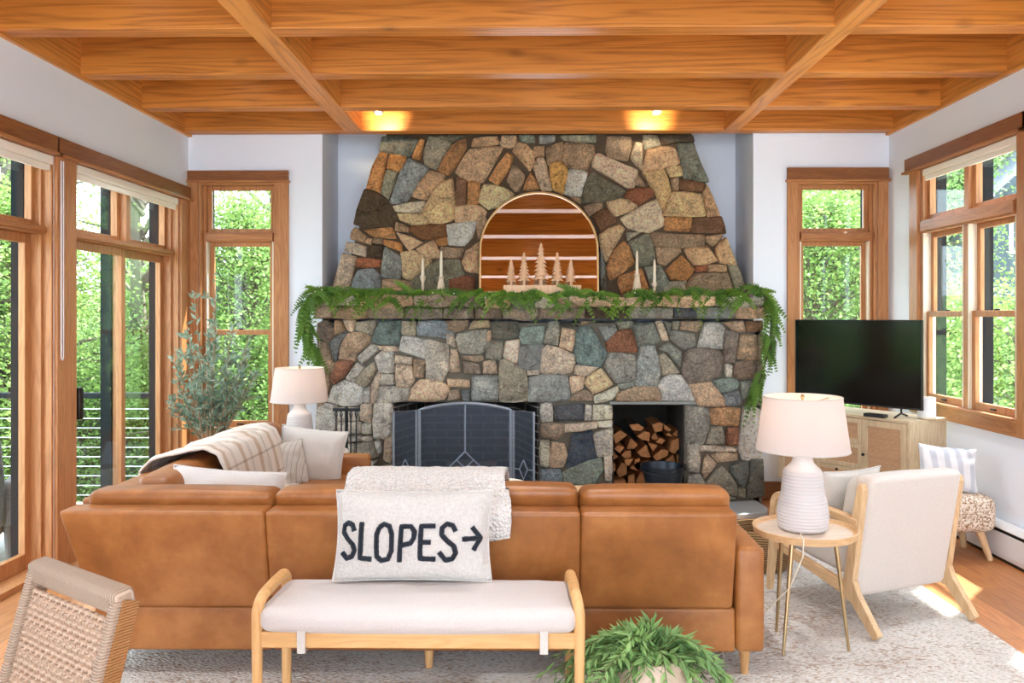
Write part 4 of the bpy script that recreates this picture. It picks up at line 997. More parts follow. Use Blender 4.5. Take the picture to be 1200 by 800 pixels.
m = MB(); m.surf(thr, 70, 60)
t = m.build('knit_throw', KNIT.m, None, (-.42, 3.35, .6), solid=.022, angle=180); t.location = (-.42, 3.35, .6); tag(t, 'chunky white knit throw draped over the sofa back above the lettered pillow', 'throw')

PL = Nt('plaid_throw'); PL.set(roughness=.95, specular_ior_level=.1, sheen_weight=.2)
co = PL.coord(); sp = PL.n('ShaderNodeSeparateXYZ'); PL.l(co, sp.inputs[0])
cream, tan_, gry = rgb(220, 208, 194), rgb(192, 168, 144), rgb(128, 120, 112)
a1 = PL.ramp(PL.math('FRACT', PL.math('MULTIPLY', sp.outputs[1], 4.2)), [(0, cream), (.30, cream), (.34, tan_), (.5, tan_), (.54, cream), (.80, cream), (.82, gry), (.84, cream), (.88, cream), (.9, gry), (.92, cream)])
a2 = PL.ramp(PL.math('FRACT', PL.math('MULTIPLY', sp.outputs[2], 7)), [(0, (1, 1, 1, 1)), (.8, (1, 1, 1, 1)), (.83, (.6, .57, .54, 1)), (.88, (.6, .57, .54, 1)), (.91, (1, 1, 1, 1))])
PL.color(PL.mix(.8, a1, a2, 'MULTIPLY')); PL.bump(PL.noise(co, 200, 3), .4, .005)
pf2 = drape([(-1.935, .40), (-1.93, .60), (-1.925, .735), (-1.88, .775), (-1.80, .80), (-1.70, .822), (-1.62, .83), (-1.555, .805), (-1.525, .74), (-1.50, .64), (-1.475, .53), (-1.46, .47), (-1.40, .455)], None, 0, 0, 0)
def thr2(u, v):
    a = pf2(u); y = 4.05 + .95 * v + .12 * (u - .5)
    e = noise.noise(Vector((y * 6, u * 5, 2))) * .018 + noise.noise(Vector((y * 17, u * 9, 5))) * .007
    return Vector((a.x + (.6 * abs(e) if u > .55 else -.6 * abs(e)), y, a.y + abs(e) + (.01 * sin(y * 14) if .2 < u < .6 else 0)))
m = MB(); m.surf(thr2, 60, 50)
t = m.build('plaid_throw', PL.m, None, (-1.7, 4.5, .6), solid=.012, angle=180); t.location = (-1.7, 4.5, .6); tag(t, 'beige plaid throw draped over the return of the sofa by the sliding doors', 'throw')

# ------------------------------------------------------------------ bench
BXC, BY0, BY1 = at(490.5, 700, 2.85).x, 2.835, 3.125
BN = thing('wooden_bench', 'pale wooden bench with curved arm rails and a white seat pad behind the sofa', 'bench', (BXC, 2.98, 0)); o = BN.location
hw_ = .555; BZ0 = .012
BOAK = wood('beech_bench', rgb(224, 178, 120), rgb(196, 146, 90), (9, 9, 1.5), .4); BOAKX = wood('beech_bench_rail', rgb(224, 178, 120), rgb(196, 146, 90), (1.5, 12, 12), .4)
for sx in (-1, 1):
    x = BXC + sx * (hw_ + .010)
    m = MB(); pts = [(x, BY0, BZ0)] + [(x, BY0, z) for z in (.2, .4, .46)]
    for k in range(1, 7):
        a = pi / 2 * k / 6; pts.append((x - sx * .012 * k / 6, BY0 + .055 * (1 - cos(a)), .46 + .055 * sin(a)))
    m.tube(pts, [.0175] * 2 + [.02] * (len(pts) - 2), 14); m.build('leg', BOAK, BN, o)
    m = MB(); pts = [(x - sx * .012, BY0 + .055, .515), (x - sx * .014, BY0 + .15, .519), (x - sx * .018, BY1 - .05, .519)]
    for k in range(1, 7):
        a = pi / 2 * k / 6; pts.append((x - sx * .018, BY1 - .05 + .05 * sin(a), .519 - .05 * (1 - cos(a))))
    m.tube(pts, .021, 14); m.build('arm_rail', BOAKX, BN, o)
    m = MB(); m.tube([(x - sx * .018, BY1, .469), (x - sx * .018, BY1, .3), (x - sx * .018, BY1, BZ0)], [.02, .02, .0165], 14); m.build('leg', BOAK, BN, o)
    m = MB(); m.box(x - sx * .018 - .011, x - sx * .018 + .011, BY0 + .01, BY1, .345, .395); m.build('side_rail', BOAKX, BN, o, bevel=.004)
for y in (BY0, BY1):
    m = MB(); m.box(BXC - hw_ + .005, BXC + hw_ - .005, y - .012, y + .012, .342, .399); m.build('front_rail' if y == BY0 else 'rear_rail', BOAKX, BN, o, bevel=.005)
m = MB(); m.box(BXC - hw_ + .01, BXC + hw_ - .01, BY0 + .01, BY1 - .01, .375, .396); m.build('seat_board', BOAKX, BN, o, bevel=.003)
m = MB(); PADW = .545
def padfn(p):
    e = noise.noise(Vector((p.x * 5, p.y * 9, 0))) * .007 + noise.noise(Vector((p.x * 16, p.y * 16, 3))) * .003
    return (p.x, p.y, p.z + (e if p.z > .43 else 0))
m.rb((BXC, 2.975, .440), (PADW, .165, .040), .030, .022, padfn, n=22); pad = m.build('seat_pad', fabric('white_pad_linen', rgb(206, 197, 191), 170, .35, .08), BN, o, angle=80)
m = MB(); pts = []
for k in range(64):
    a = 2 * pi * k / 64; ca, sa = cos(a), sin(a); q = 6
    s = (abs(ca) ** q + abs(sa) ** q) ** (-1 / q); pts.append((BXC + ca * s * (PADW + .002), 2.975 + sa * s * .167, .431))
m.tube(pts + [pts[0]], .006, 8); m.build('piping', WHITE_F, pad, o)
for x in (352, 637.5):
    q = at(x, 745, 2.80)
    m = MB(); m.box(q.x - .0145, q.x + .0145, 2.806, 2.811, .333, .425); m.build('tie_strap', WHITE_F, pad, o, bevel=.002)
    m = MB(); m.box(q.x - .0145, q.x + .0145, 2.806, 2.86, .330, .335); m.build('tie_strap', WHITE_F, pad, o, bevel=.002)

# lettered pillow
SLW, SLH = .60, .335
R, fn, M = pillow_thing('lettered_pillow', 'cream rectangular pillow with navy SLOPES lettering and an arrow, on the bench', BOUCLE, (at(485, 634, 3.10).x, 3.083, .668), SLW, SLH, .17, .0, .20, .0, 8, ears=.05)
NAVY = fabric('navy_tufting', rgb(30, 36, 46), 160, .8, .3)
X_ = lambda x: (x - 316) / 540 * 2 - 1
Z_ = lambda y: (412 - y) / 288 * 2 - 1
STR = dict(S=[(391, 252), (383, 233), (367, 226), (352, 235), (349, 256), (365, 276), (385, 293), (392, 312), (384, 331), (365, 338), (346, 320)], L=[(418, 224), (413, 336), (456, 339)], L1=[],
           O=[(481, 239), (497, 229), (515, 235), (524, 260), (524, 312), (512, 338), (490, 343), (474, 330), (471, 300), (472, 262), (481, 239)],
           P=[(551, 346), (556, 236), (588, 236), (600, 252), (598, 272), (588, 288), (556, 295)], E=[(670, 235), (622, 235), (620, 336), (672, 338)], E1=[(620, 285), (656, 285)],
           S1=[(739, 252), (728, 233), (708, 228), (692, 241), (691, 262), (710, 280), (734, 297), (740, 318), (728, 337), (705, 341), (683, 315)], arrow=[(762, 276), (828, 273)], arrow1=[(797, 238), (829, 272), (802, 311)])
rl_ = random.Random(2)
for key, st in STR.items():
    if not st: continue
    d = []
    for p, q in zip(st, st[1:]):
        nseg = max(2, int(((p[0] - q[0]) ** 2 + (p[1] - q[1]) ** 2) ** .5 / 5))
        d += [(p[0] + (q[0] - p[0]) * k / nseg, p[1] + (q[1] - p[1]) * k / nseg) for k in range(nseg)]
    d.append(st[-1])
    pts = [M @ (fn(X_(x), Z_(y), -1) + Vector((0, -.001, 0))) for x, y in d]
    m = MB(); m.tube(pts, [.0098 + rl_.uniform(-.0008, .0008) for _ in pts], 8)
    m.build('arrow' if 'arrow' in key else 'letter', NAVY, R)

# ------------------------------------------------------------------ rug
RG = Nt('woven_wool_rug'); RG.set(roughness=1.0, specular_ior_level=.1)
co = RG.coord((1, 1, 1), rot=(0, 0, .5)); 
vv = RG.n('ShaderNodeTexVoronoi'); vv.inputs['Scale'].default_value = 1; RG.l(RG.coord((55, 130, 55), rot=(0, 0, .45)), vv.inputs['Vector'])
bigp = RG.noise(RG.coord(), 2.6, 4); sc_ = RG.noise(RG.coord((40, 75, 40), rot=(0, 0, .45)), 1, 3)
base = RG.ramp(vv.outputs['Distance'], [(.15, rgb(238, 233, 226)), (.6, rgb(224, 218, 209)), (.95, rgb(176, 168, 158))])
spk = RG.ramp(RG.math('ADD', RG.math('MULTIPLY', sc_, .8), RG.math('MULTIPLY', bigp, .45)), [(.68, (0, 0, 0, 1)), (.745, (.7, .7, .7, 1))])
c = RG.mix(spk, base, rgb(168, 134, 104)); RG.color(c); RG.bump(RG.math('MULTIPLY', vv.outputs['Distance'], -1.0), 1.0, .012)
m = MB(); m.rb((.17, 4.18, .006), (2.03, 1.74, .0055), .005)
r = m.build('area_rug', RG.m, None, (.17, 4.18, 0)); r.location = (.17, 4.18, 0); tag(r, 'large cream woven wool rug with brown flecks under the sofa and armchair', 'rug')
RZ = .0118
# ------------------------------------------------------------------ lamps
CERW = plain('matte_white_ceramic', rgb(204, 198, 196), .6, bump=.1, bscale=40)
ks_ = Nt('lamp_shade_linen'); ks_.set(base_color=rgb(222, 216, 213), roughness=.9, specular_ior_level=.1)
tl = ks_.n('ShaderNodeBsdfTranslucent'); tl.inputs[0].default_value = rgb(236, 224, 216); mxs = ks_.n('ShaderNodeMixShader'); mxs.inputs[0].default_value = .42
ks_.l(ks_.b.outputs[0], mxs.inputs[1]); ks_.l(tl.outputs[0], mxs.inputs[2]); ks_.l(mxs.outputs[0], ks_.out.inputs[0]); ks_.bump(ks_.noise(ks_.coord((1, 1, 1)), 300, 2), .15, .003)
def make_lamp(label, loc):
    R = thing('table_lamp', label, 'lamp', loc, group='white ribbed table lamps')
    pr = [(.095, 0), (.102, .006)]
    H1 = .262
    for k in range(17 * 6 + 1):
        t = k / (17 * 6); r = .106 + .008 * sin(pi * min(1, t * 1.6)) - .021 * max(0, t - .25) / .75
        pr.append((r + .0028 * abs(sin(pi * t * 17)) - .0014, .008 + (H1 - .008) * t))
    pr += [(.084, .268), (.076, .278), (.062, .290), (.050, .303), (.044, .318), (.041, .336), (.0405, .345), (.03, .347)]
    m = MB(); m.lathe(pr, n=48); m.build('base', CERW, R, angle=60)
    m = MB(); m.lathe([(.009, .346), (.009, .39), (.017, .395), (.017, .44), (.004, .444)], n=16); m.build('bulb_socket', BRASS, R)
    m = MB(); m.lathe([(.012, .44), (.020, .462), (.029, .490), (.027, .512), (.014, .528), (.001, .531)], n=20)
    kb_ = Nt('warm_bulb'); kb_.set(base_color=(1, .9, .75, 1), emission_color=(1, .72, .44, 1), emission_strength=2.0); m.build('bulb', kb_.m, R)
    m = MB(); N = 64; z0, z1, r0, r1 = .362, .602, .205, .172
    m.lathe([(r0, z0), (r1, z1), (r1 - .003, z1), (r0 - .003, z0)], n=N, close=True); sh = m.build('lamp_shade', ks_.m, R, angle=50)
    m = MB()
    for r_, z_ in ((r0, z0), (r1, z1)): m.tube([(r_ * cos(2 * pi * k / 48), r_ * sin(2 * pi * k / 48), z_) for k in range(49)], .003, 6)
    m.build('shade_rim', WHITE_F, sh)
    m = MB(); z = z1 - .012
    for k in range(3):
        a = 2 * pi * k / 3 + .5; m.tube([(0, 0, z - .018), (.05 * cos(a), .05 * sin(a), z - .018), ((r1 - .004) * cos(a), (r1 - .004) * sin(a), z)], .0025, 6)
    m.lathe([(.012, z - .022), (.012, z - .015), (.005, z - .012), (.005, z + .004), (.010, z + .012), (.006, z + .022), (.001, z + .025)], n=12)
    m.tube([(.0, .0, .40), (.055, 0, .43), (.062, 0, .52), (.03, 0, z - .03), (0, 0, z - .02)], .002, 6); m.tube([(.0, .0, .40), (-.055, 0, .43), (-.062, 0, .52), (-.03, 0, z - .03), (0, 0, z - .02)], .002, 6)
    m.build('shade_spider', BRASS, R)
    ld = bpy.data.lights.new('lamp_light', 'POINT'); ld.energy = .22; ld.color = (1, .78, .60); ld.shadow_soft_size = .03
    lo = bpy.data.objects.new('lamp_light', ld); COL.objects.link(lo); lo.location = (loc[0], loc[1], loc[2] + .55); 
    return R
TC = (1.268, 3.70)
ST = thing('side_table', 'small round tray-top side table with slim brass legs behind the armchair', 'side table', (TC[0], TC[1], RZ)); o = ST.location
TT = .532
TOPW = wood('limed_wood', rgb(236, 220, 202), rgb(214, 192, 168), (2, 12, 12), .22)
m = MB(); m.lathe([(.001, TT - .018), (.205, TT - .018), (.205, TT), (.001, TT)], (TC[0], TC[1], 0), 64); m.build('table_top', TOPW, ST, o)
m = MB(); m.lathe([(.200, TT - .020), (.222, TT - .016), (.229, TT + .014), (.225, TT + .016), (.216, TT + .002), (.204, TT + .0005)], (TC[0], TC[1], 0), 64, close=True); m.build('rim', OAKX, ST, o)
for (tx, ty), (fx, fy) in (((1.19, 3.63), (1.132, 3.575)), ((1.385, 3.64), (1.437, 3.62)), ((1.195, 3.79), (1.186, 3.845))):
    m = MB(); m.tube([(tx, ty, TT - .02), (fx, fy, RZ + .003)], [.011, .0065], 12); m.build('leg', BRASS, ST, o)
LR = make_lamp('lit white ribbed table lamp on the round side table behind the armchair', (TC[0] - .005, TC[1] + .01, TT + .0005))
m = MB(); m.tube([(TC[0] - .045, TC[1] - .088, TT + .008), (TC[0] - .070, TC[1] - .15, TT + .012), (TC[0] - .08, TC[1] - .18, TT + .024), (TC[0] - .085, TC[1] - .236, TT + .024), (TC[0] - .09, TC[1] - .245, TT - .05), (TC[0] - .12, TC[1] - .16, .32), (TC[0] - .2, TC[1] - .02, .15), (TC[0] - .25, TC[1] + .1, .02), (TC[0] - .28, TC[1] + .3, .018)], .003, 6)
m.build('cord', LINER, LR, LR.location)
ET = thing('end_table', 'round white end table in the corner between the sofa and the fireplace', 'end table', (-1.58, 5.86, RZ)); o = ET.location
WT = plain('white_lacquer', rgb(228, 224, 218), .4)
m = MB(); m.lathe([(.001, .500), (.285, .500), (.292, .506), (.292, .522), (.287, .526), (.001, .526)], (-1.58, 5.86, 0), 56); m.build('table_top', WT, ET, o)
m = MB(); m.lathe([(.20, RZ + .001), (.20, .02), (.06, .05), (.05, .25), (.06, .46), (.14, .50)], (-1.58, 5.86, 0), 40); m.build('pedestal', WT, ET, o)
q = at(351, 500, 5.86)
L2_ = make_lamp('lit white ribbed table lamp by the fireplace, beyond the sofa arm', (q.x, 5.86, .5265))

# ------------------------------------------------------------------ armchair
BF, BR_ = Vector((.92, .39)).normalized(), None
AC = thing('armchair', 'cream linen armchair with a slanted wooden frame, seen from behind on the rug', 'armchair', (1.91, 3.83, RZ + .015), atan2(.39, .92))
LIN = fabric('oatmeal_linen', rgb(214, 204, 194), 240, .3, .16); LIN2 = fabric('oatmeal_linen_seat', rgb(206, 198, 188), 240, .3, .16)
def shb(p):     # lean of the back: fwd .17 at z .14 to .065 at z .725
    k = (p.z - .13) / .6; return (p.x, p.y + .175 - .108 * k, p.z)
m = MB(); m.rb((0, .055, .4275), (.292, .055, .292), .028, .006, shb, n=8); m.build('backrest', LIN, AC, angle=70)
m = MB(); m.rb((0, .15, .50), (.255, .05, .19), .045, .02, shb, n=8); m.build('back_cushion', LIN2, AC, angle=70)
m = MB(); m.rb((0, .50, .315), (.27, .30, .075), .035, .015, lambda p: (p.x, p.y, p.z + .10 * (p.y - .5)), n=8); m.build('seat_cushion', LIN2, AC, angle=70)
def plank(m, pts, w, xc, t):     # flat curved plank in the y-z plane, thickness t about x = xc
    L, Rr = [], []
    pts = [Vector(p) for p in pts]
    ww = w if isinstance(w, (list, tuple)) else [w] * len(pts)
    for i, p in enumerate(pts):
        d = (pts[min(i + 1, len(pts) - 1)] - pts[max(i - 1, 0)]).normalized(); n_ = Vector((-d.y, d.x))
        L.append(p + n_ * ww[i] / 2); Rr.append(p - n_ * ww[i] / 2)
    for i in range(len(pts) - 1):
        q = [Rr[i], Rr[i + 1], L[i + 1], L[i]]
        vs = [(xc - t / 2, a.x, a.y) for a in q] + [(xc + t / 2, a.x, a.y) for a in q]
        m.add(vs, [(0, 1, 2, 3), (7, 6, 5, 4), (0, 4, 5, 1), (3, 2, 6, 7)] + ([(0, 3, 7, 4)] if i == 0 else []) + ([(1, 5, 6, 2)] if i == len(pts) - 2 else []))
for sx in (-1, 1):
    x = sx * .312
    m = MB(); plank(m, [(.205, .125), (.175, .30), (.145, .50), (.115, .665), (.112, .69)], [.055, .055, .052, .042, .02], x, .034); m.build('back_stile', OAK, AC, bevel=.004)
    m = MB(); plank(m, [(.195, .20), (.16, .15), (.055, .035), (.022, 0)], [.09, .066, .05, .044], x, .032); m.build('leg', OAK, AC, bevel=.004)
    m = MB(); plank(m, [(.19, .165), (.45, .215), (.74, .27)], [.06, .05, .045], x, .030); m.build('side_rail', OAKY, AC, bevel=.004)
    m = MB(); plank(m, [(.13, .50), (.30, .515), (.55, .53), (.66, .527)] + [(.66 + .06 * sin(pi / 2 * k / 6), .467 + .06 * cos(pi / 2 * k / 6)) for k in range(1, 7)] + [(.725, .40)], [.04] * 11, x, .045); m.build('armrest', OAKY, AC, bevel=.006)
    m = MB(); plank(m, [(.725, .415), (.735, .26), (.755, .10), (.765, 0)], [.042, .045, .036, .03], x, .032); m.build('leg', OAK, AC, bevel=.004)
m = MB(); m.box(-.30, .30, .70, .725, .235, .285); m.build('front_rail', OAKX, AC, bevel=.004)
m = MB(); m.box(-.30, .30, .20, .225, .15, .20); m.build('rear_rail', OAKX, AC, bevel=.004)
a_ = atan2(.39, .92)
def acp(x, y, z): return (1.91 + x * cos(a_) - y * sin(a_), 3.83 + x * sin(a_) + y * cos(a_), z + RZ)
pillow_thing('throw_pillow', 'plain white pillow standing on the seat of the cream armchair', WHITE_F, acp(-.10, .43, .545), .40, .34, .12, a_ + .05, -.22, 0, 9)

# ------------------------------------------------------------------ tv console
FL_ = Vector((1.99, 6.42)); ux = Vector((.511, -.859)).normalized(); uy = Vector((.859, .511)).normalized()
cc = FL_ + ux * .565 + uy * .205
TV = thing('tv_console', 'pale oak television console with rattan doors and drawers in the corner', 'console', (cc.x, cc.y, 0), atan2(ux.y, ux.x))
CO = wood('washed_oak', rgb(214, 192, 158), rgb(180, 156, 122), (2, 14, 14), .5); COV = wood('washed_oak_v', rgb(214, 192, 158), rgb(178, 152, 116), (14, 14, 2), .5)
RT = Nt('rattan_cane'); RT.set(roughness=.8)
ck = RT.n('ShaderNodeTexBrick'); ck.inputs['Scale'].default_value = 1; ck.inputs['Brick Width'].default_value = .012; ck.inputs['Row Height'].default_value = .007; ck.inputs['Mortar Size'].default_value = .0009
ck.inputs['Color1'].default_value = rgb(206, 164, 122); ck.inputs['Color2'].default_value = rgb(184, 140, 100); ck.inputs['Mortar'].default_value = rgb(120, 84, 56)
spx = RT.n('ShaderNodeSeparateXYZ'); RT.l(RT.coord(), spx.inputs[0]); cbx = RT.n('ShaderNodeCombineXYZ'); RT.l(spx.outputs[0], cbx.inputs[0]); RT.l(spx.outputs[2], cbx.inputs[1]); RT.l(cbx.outputs[0], ck.inputs['Vector'])
nzz = RT.noise(RT.coord((2, 1, 90)), 1.2, 3); RT.color(RT.mix(RT.math('MULTIPLY', nzz, .5), ck.outputs['Color'], rgb(222, 186, 150))); RT.bump(ck.outputs['Fac'], -.4, .002)
hl, hd = .565, .205; z0, z1 = .235, .80
m = MB()
m.box(-hl, hl, -hd, hd, z1 - .02, z1); m.build('top', CO, TV, bevel=.002)
m = MB(); m.box(-hl, -hl + .02, -hd, hd, z0, z1 - .02); m.build('side_panel', COV, TV, bevel=.002)
m = MB(); m.box(hl - .02, hl, -hd, hd, z0, z1 - .02); m.build('side_panel', COV, TV, bevel=.002)
m = MB(); m.box(-hl + .02, hl - .02, -hd + .02, hd, z0, z0 + .02); m.box(-hl + .02, hl - .02, hd - .012, hd, z0, z1 - .02)
for xx in (-.197, .197): m.box(xx - .009, xx + .009, -hd + .022, hd - .012, z0 + .02, z1 - .02)
m.build('carcass', COV, TV)
def panel(kind, x0, x1, a, b, knob):
    m = MB(); w_ = .045 if kind == 'door' else .032
    bars(m, lambda u, d, v: (u, d, v), x0, x1, a, b, w_, -hd - .002, -hd + .018); dr = m.build(kind, COV, TV, bevel=.002)
    m = MB(); m.box(x0 + w_, x1 - w_, -hd + .004, -hd + .012, a + w_, b - w_); m.build('rattan_panel', RT.m, dr, smooth=False)
    m = MB(); m.lathe([(.004, 0), (.004, .012), (.010, .016), (.010, .022), (.004, .025)], n=14); m.xf(Matrix.Translation((knob[0], -hd - .002, knob[1])) @ Matrix.Rotation(pi / 2, 4, 'X')); m.build('knob', BLACKM, dr)
panel('door', -hl + .022, -.199, z0 + .003, z1 - .023, (-.215, .53)); panel('door', .199, hl - .022, z0 + .003, z1 - .023, (.220, .53))
dz = (z1 - .023 - z0 - .003) / 3
for k in range(3): panel('drawer', -.195, .195, z0 + .004 + dz * k, z0 + .001 + dz * (k + 1), (0, z0 + .003 + dz * (k + .86)))
for sx in (-1, 1):
    for sy in (-1, 1):
        m = MB(); m.tube([(sx * (hl - .08), sy * (hd - .06), z0), (sx * (hl - .04), sy * (hd - .03), 0)], [.022, .014], 12); m.build('leg', COV, TV)

# television
t0_, t1_ = Vector((2.092, 6.30)), Vector((2.695, 5.53)); tu = (t1_ - t0_).normalized(); tc_ = (t0_ + t1_) / 2; tw = (t1_ - t0_).length / 2
zt0, zt1 = .862, 1.478
TVS = thing('television', 'black flat screen television on the oak console in the corner', 'television', (tc_.x, tc_.y, .8005), atan2(tu.y, tu.x)); dz0 = .8005
m = MB(); bars(m, lambda u, d, v: (u, d, v), -tw, tw, zt0 - dz0, zt1 - dz0, .009, -.012, .012, .012); m.build('bezel', BLACK, TVS, bevel=.002)
SCRM = plain('dark_screen', rgb(6, 6, 8), .12, spec=.35); m = MB(); m.box(-tw + .008, tw - .008, -.008, .004, zt0 - dz0 + .010, zt1 - dz0 - .008); m.build('screen', SCRM, TVS, smooth=False)
m = MB(); m.box(-tw + .01, tw - .01, .004, .03, zt0 - dz0 + .01, zt1 - dz0 - .01); m.box(-tw * .6, tw * .6, .03, .06, zt0 - dz0 + .02, zt1 - dz0 - .25); m.build('back_shell', BLACK, TVS, bevel=.005)
for x in (-.30, .34):
    m = MB(); m.tube([(x, 0, zt0 - dz0 + .02), (x, 0, .03), (x - .0, -.09, .008)], .007, 8); m.tube([(x, 0, .03), (x, .08, .008)], .007, 8); m.build('stand_foot', BLACKM, TVS)
q = at(1047, 486, 5.50)
R = thing('remote_box', 'small black media box lying on the console under the television', 'media box', (2.44, 5.68, .8005), -.9)
m = MB(); m.rb((0, 0, .012), (.075, .03, .012), .006); m.build('case', BLACK, R)
m = MB(); m.box(.03, .06, -.0306, -.0296, .008, .014); m.build('front_window', BLACKM, R)
R = thing('smart_speaker', 'white cylindrical speaker beside the television on the console', 'speaker', (2.755, 5.60, .8005)); q = R.location
m = MB(); m.lathe([(.05, 0), (.058, .006), (.058, .14), (.052, .148), (.001, .148)], n=40); m.build('body', WHITEP, R)
m = MB(); m.lathe([(.001, .148), (.045, .148), (.045, .150), (.001, .151)], n=32); m.build('top_plate', LINER, R)
m = MB(); m.lathe([(.056, .001), (.0592, .004), (.0592, .012), (.058, .016)], n=40); m.build('base_ring', LINER, R)

# stool and its pillow
R = thing('boucle_stool', 'low stool with a flecked boucle seat and splayed wood legs by the heater', 'stool', (2.66, 5.17, 0)); o = R.location
FLK = Nt('flecked_boucle'); FLK.set(roughness=1, specular_ior_level=.1); vv = FLK.n('ShaderNodeTexVoronoi'); vv.inputs['Scale'].default_value = 120; FLK.l(FLK.coord(), vv.inputs['Vector'])
FLK.color(FLK.ramp(vv.outputs['Color'], [(.25, rgb(150, 118, 88)), (.45, rgb(206, 186, 162)), (.7, rgb(232, 222, 208))])); FLK.bump(vv.outputs['Distance'], -1, .02)
m = MB(); m.rb((2.66, 5.17, .285), (.225, .185, .105), .05, .012); m.build('seat', FLK.m, R, o, angle=70)
for sx in (-1, 1):
    for sy in (-1, 1):
        m = MB(); m.tube([(2.66 + sx * .15, 5.17 + sy * .11, .19), (2.66 + sx * .20, 5.17 + sy * .15, 0)], [.026, .017], 14); m.build('leg', OAK, R, o)
STR2 = stripes('grey_white_stripe', rgb(226, 226, 228), [(.45, rgb(226, 226, 228)), (.5, rgb(190, 194, 202)), (.9, rgb(190, 194, 202)), (.95, rgb(226, 226, 228))], 0, 14)
pillow_thing('striped_pillow', 'pale grey and white striped pillow sitting on the boucle stool', STR2, (2.66, 5.14, .545), .34, .27, .12, -.15, .25, .08, 12)

# basket under the chair
R = thing('woven_basket', 'round woven seagrass basket on the rug in front of the armchair', 'basket', (1.40, 4.86, RZ)); 
SG = Nt('seagrass'); SG.set(roughness=.9); wv = SG.n('ShaderNodeTexWave', bands_direction='Z'); wv.inputs['Scale'].default_value = 26; wv.inputs['Distortion'].default_value = 1.5; SG.l(SG.coord(), wv.inputs['Vector'])
SG.color(SG.ramp(wv.outputs['Fac'], [(.1, rgb(116, 84, 52)), (.8, rgb(186, 148, 100))])); SG.bump(wv.outputs['Fac'], .9, .01)
pr = [(.001, .001), (.15, 0)] + [(.15 + .055 * sin(pi * k / 24 * .9) , .24 * k / 24) for k in range(25)] + [(.155, .235), (.14, .02), (.001, .015)]
m = MB(); m.lathe(pr, n=48); m.build('basket_body', SG.m, R)
for a in (0.4, 0.4 + pi):
    m = MB(); m.tube([(.175 * cos(a + t), .175 * sin(a + t), .225 + .05 * sin(pi * k / 10)) for k in range(11) for t in [(-.25 + .05 * k)]], .009, 8); m.build('handle', SG.m, R)

# coffee table and bowl
CTX0, CTX1 = -.55, at(738, 571, 5.2).x
R = thing('coffee_table', 'low pale wood coffee table mostly hidden behind the leather sofa', 'coffee table', ((CTX0 + CTX1) / 2, 4.97, RZ)); o = R.location
m = MB(); m.rb(((CTX0 + CTX1) / 2, 4.97, .395), ((CTX1 - CTX0) / 2, .27, .018), .015, 0); m.build('table_top', OAKX, R, o, angle=60)
for x in (CTX0 + .08, CTX1 - .08):
    for y in (4.76, 5.18): m = MB(); m.tube([(x, y, .38), (x, y, RZ)], [.025, .018], 14); m.build('leg', OAK, R, o)
m = MB(); m.box(CTX0 + .1, CTX1 - .1, 4.78, 5.16, .345, .376); m.build('apron', OAKX, R, o, bevel=.004)
R = thing('shallow_bowl', 'wide cream bowl on the coffee table beyond the knit throw', 'bowl', (-.19, 5.0, .4135))
m = MB(); m.lathe([(.06, 0), (.12, .006), (.20, .048), (.204, .052), (.198, .052), (.12, .014), (.001, .010)], n=48); m.build('bowl_body', plain('cream_stoneware', rgb(232, 220, 196), .4), R)
m = MB(); m.tube([(.202 * cos(2 * pi * k / 48), .202 * sin(2 * pi * k / 48), .052) for k in range(49)], .004, 6); m.build('rim', plain('cream_stoneware_rim', rgb(240, 230, 210), .4), R)

# wicker dining chair ----------------------------------------------------------
RATN = Nt('rattan_wrap'); RATN.set(roughness=.7); wv = RATN.n('ShaderNodeTexWave', bands_direction='X'); wv.inputs['Scale'].default_value = 60; wv.inputs['Distortion'].default_value = .6
WKX = Nt('rattan_wrap_x')
def wrapmat(name, d, c1, c2, sc=48):
    k = Nt(name); k.set(roughness=.65); w = k.n('ShaderNodeTexWave', bands_direction=d); w.inputs['Scale'].default_value = sc; w.inputs['Distortion'].default_value = 1.2; w.inputs['Detail'].default_value = 2
    k.l(k.coord(), w.inputs['Vector']); big = k.noise(k.coord(), 9, 3); k.color(k.mix(k.math('MULTIPLY', big, .8), k.ramp(w.outputs['Fac'], [(.0, c1), (.6, c2)]), c2)); k.bump(w.outputs['Fac'], .8, .005); return k.m
WC1, WC2 = rgb(128, 98, 74), rgb(186, 162, 140)
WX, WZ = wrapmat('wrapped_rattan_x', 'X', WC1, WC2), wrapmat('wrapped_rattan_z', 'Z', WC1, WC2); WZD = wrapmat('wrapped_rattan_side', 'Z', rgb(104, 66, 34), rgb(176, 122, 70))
STRAND = wrapmat('rattan_strand', 'Z', rgb(150, 116, 90), rgb(192, 164, 140), 20)
th = atan2(-.57, .82)
WCH = thing('wicker_chair', 'woven rattan dining chair with wrapped frame at the lower left corner', 'chair', (-1.168, 1.893, 0), th)
zt_c, zbk, wd = .852, .40, .203
def bp(x, z, y=0):     # point on the back plane, top tilts away (+y)
    return Vector((x, .1 + y - .27 * (zt_c - z), z))
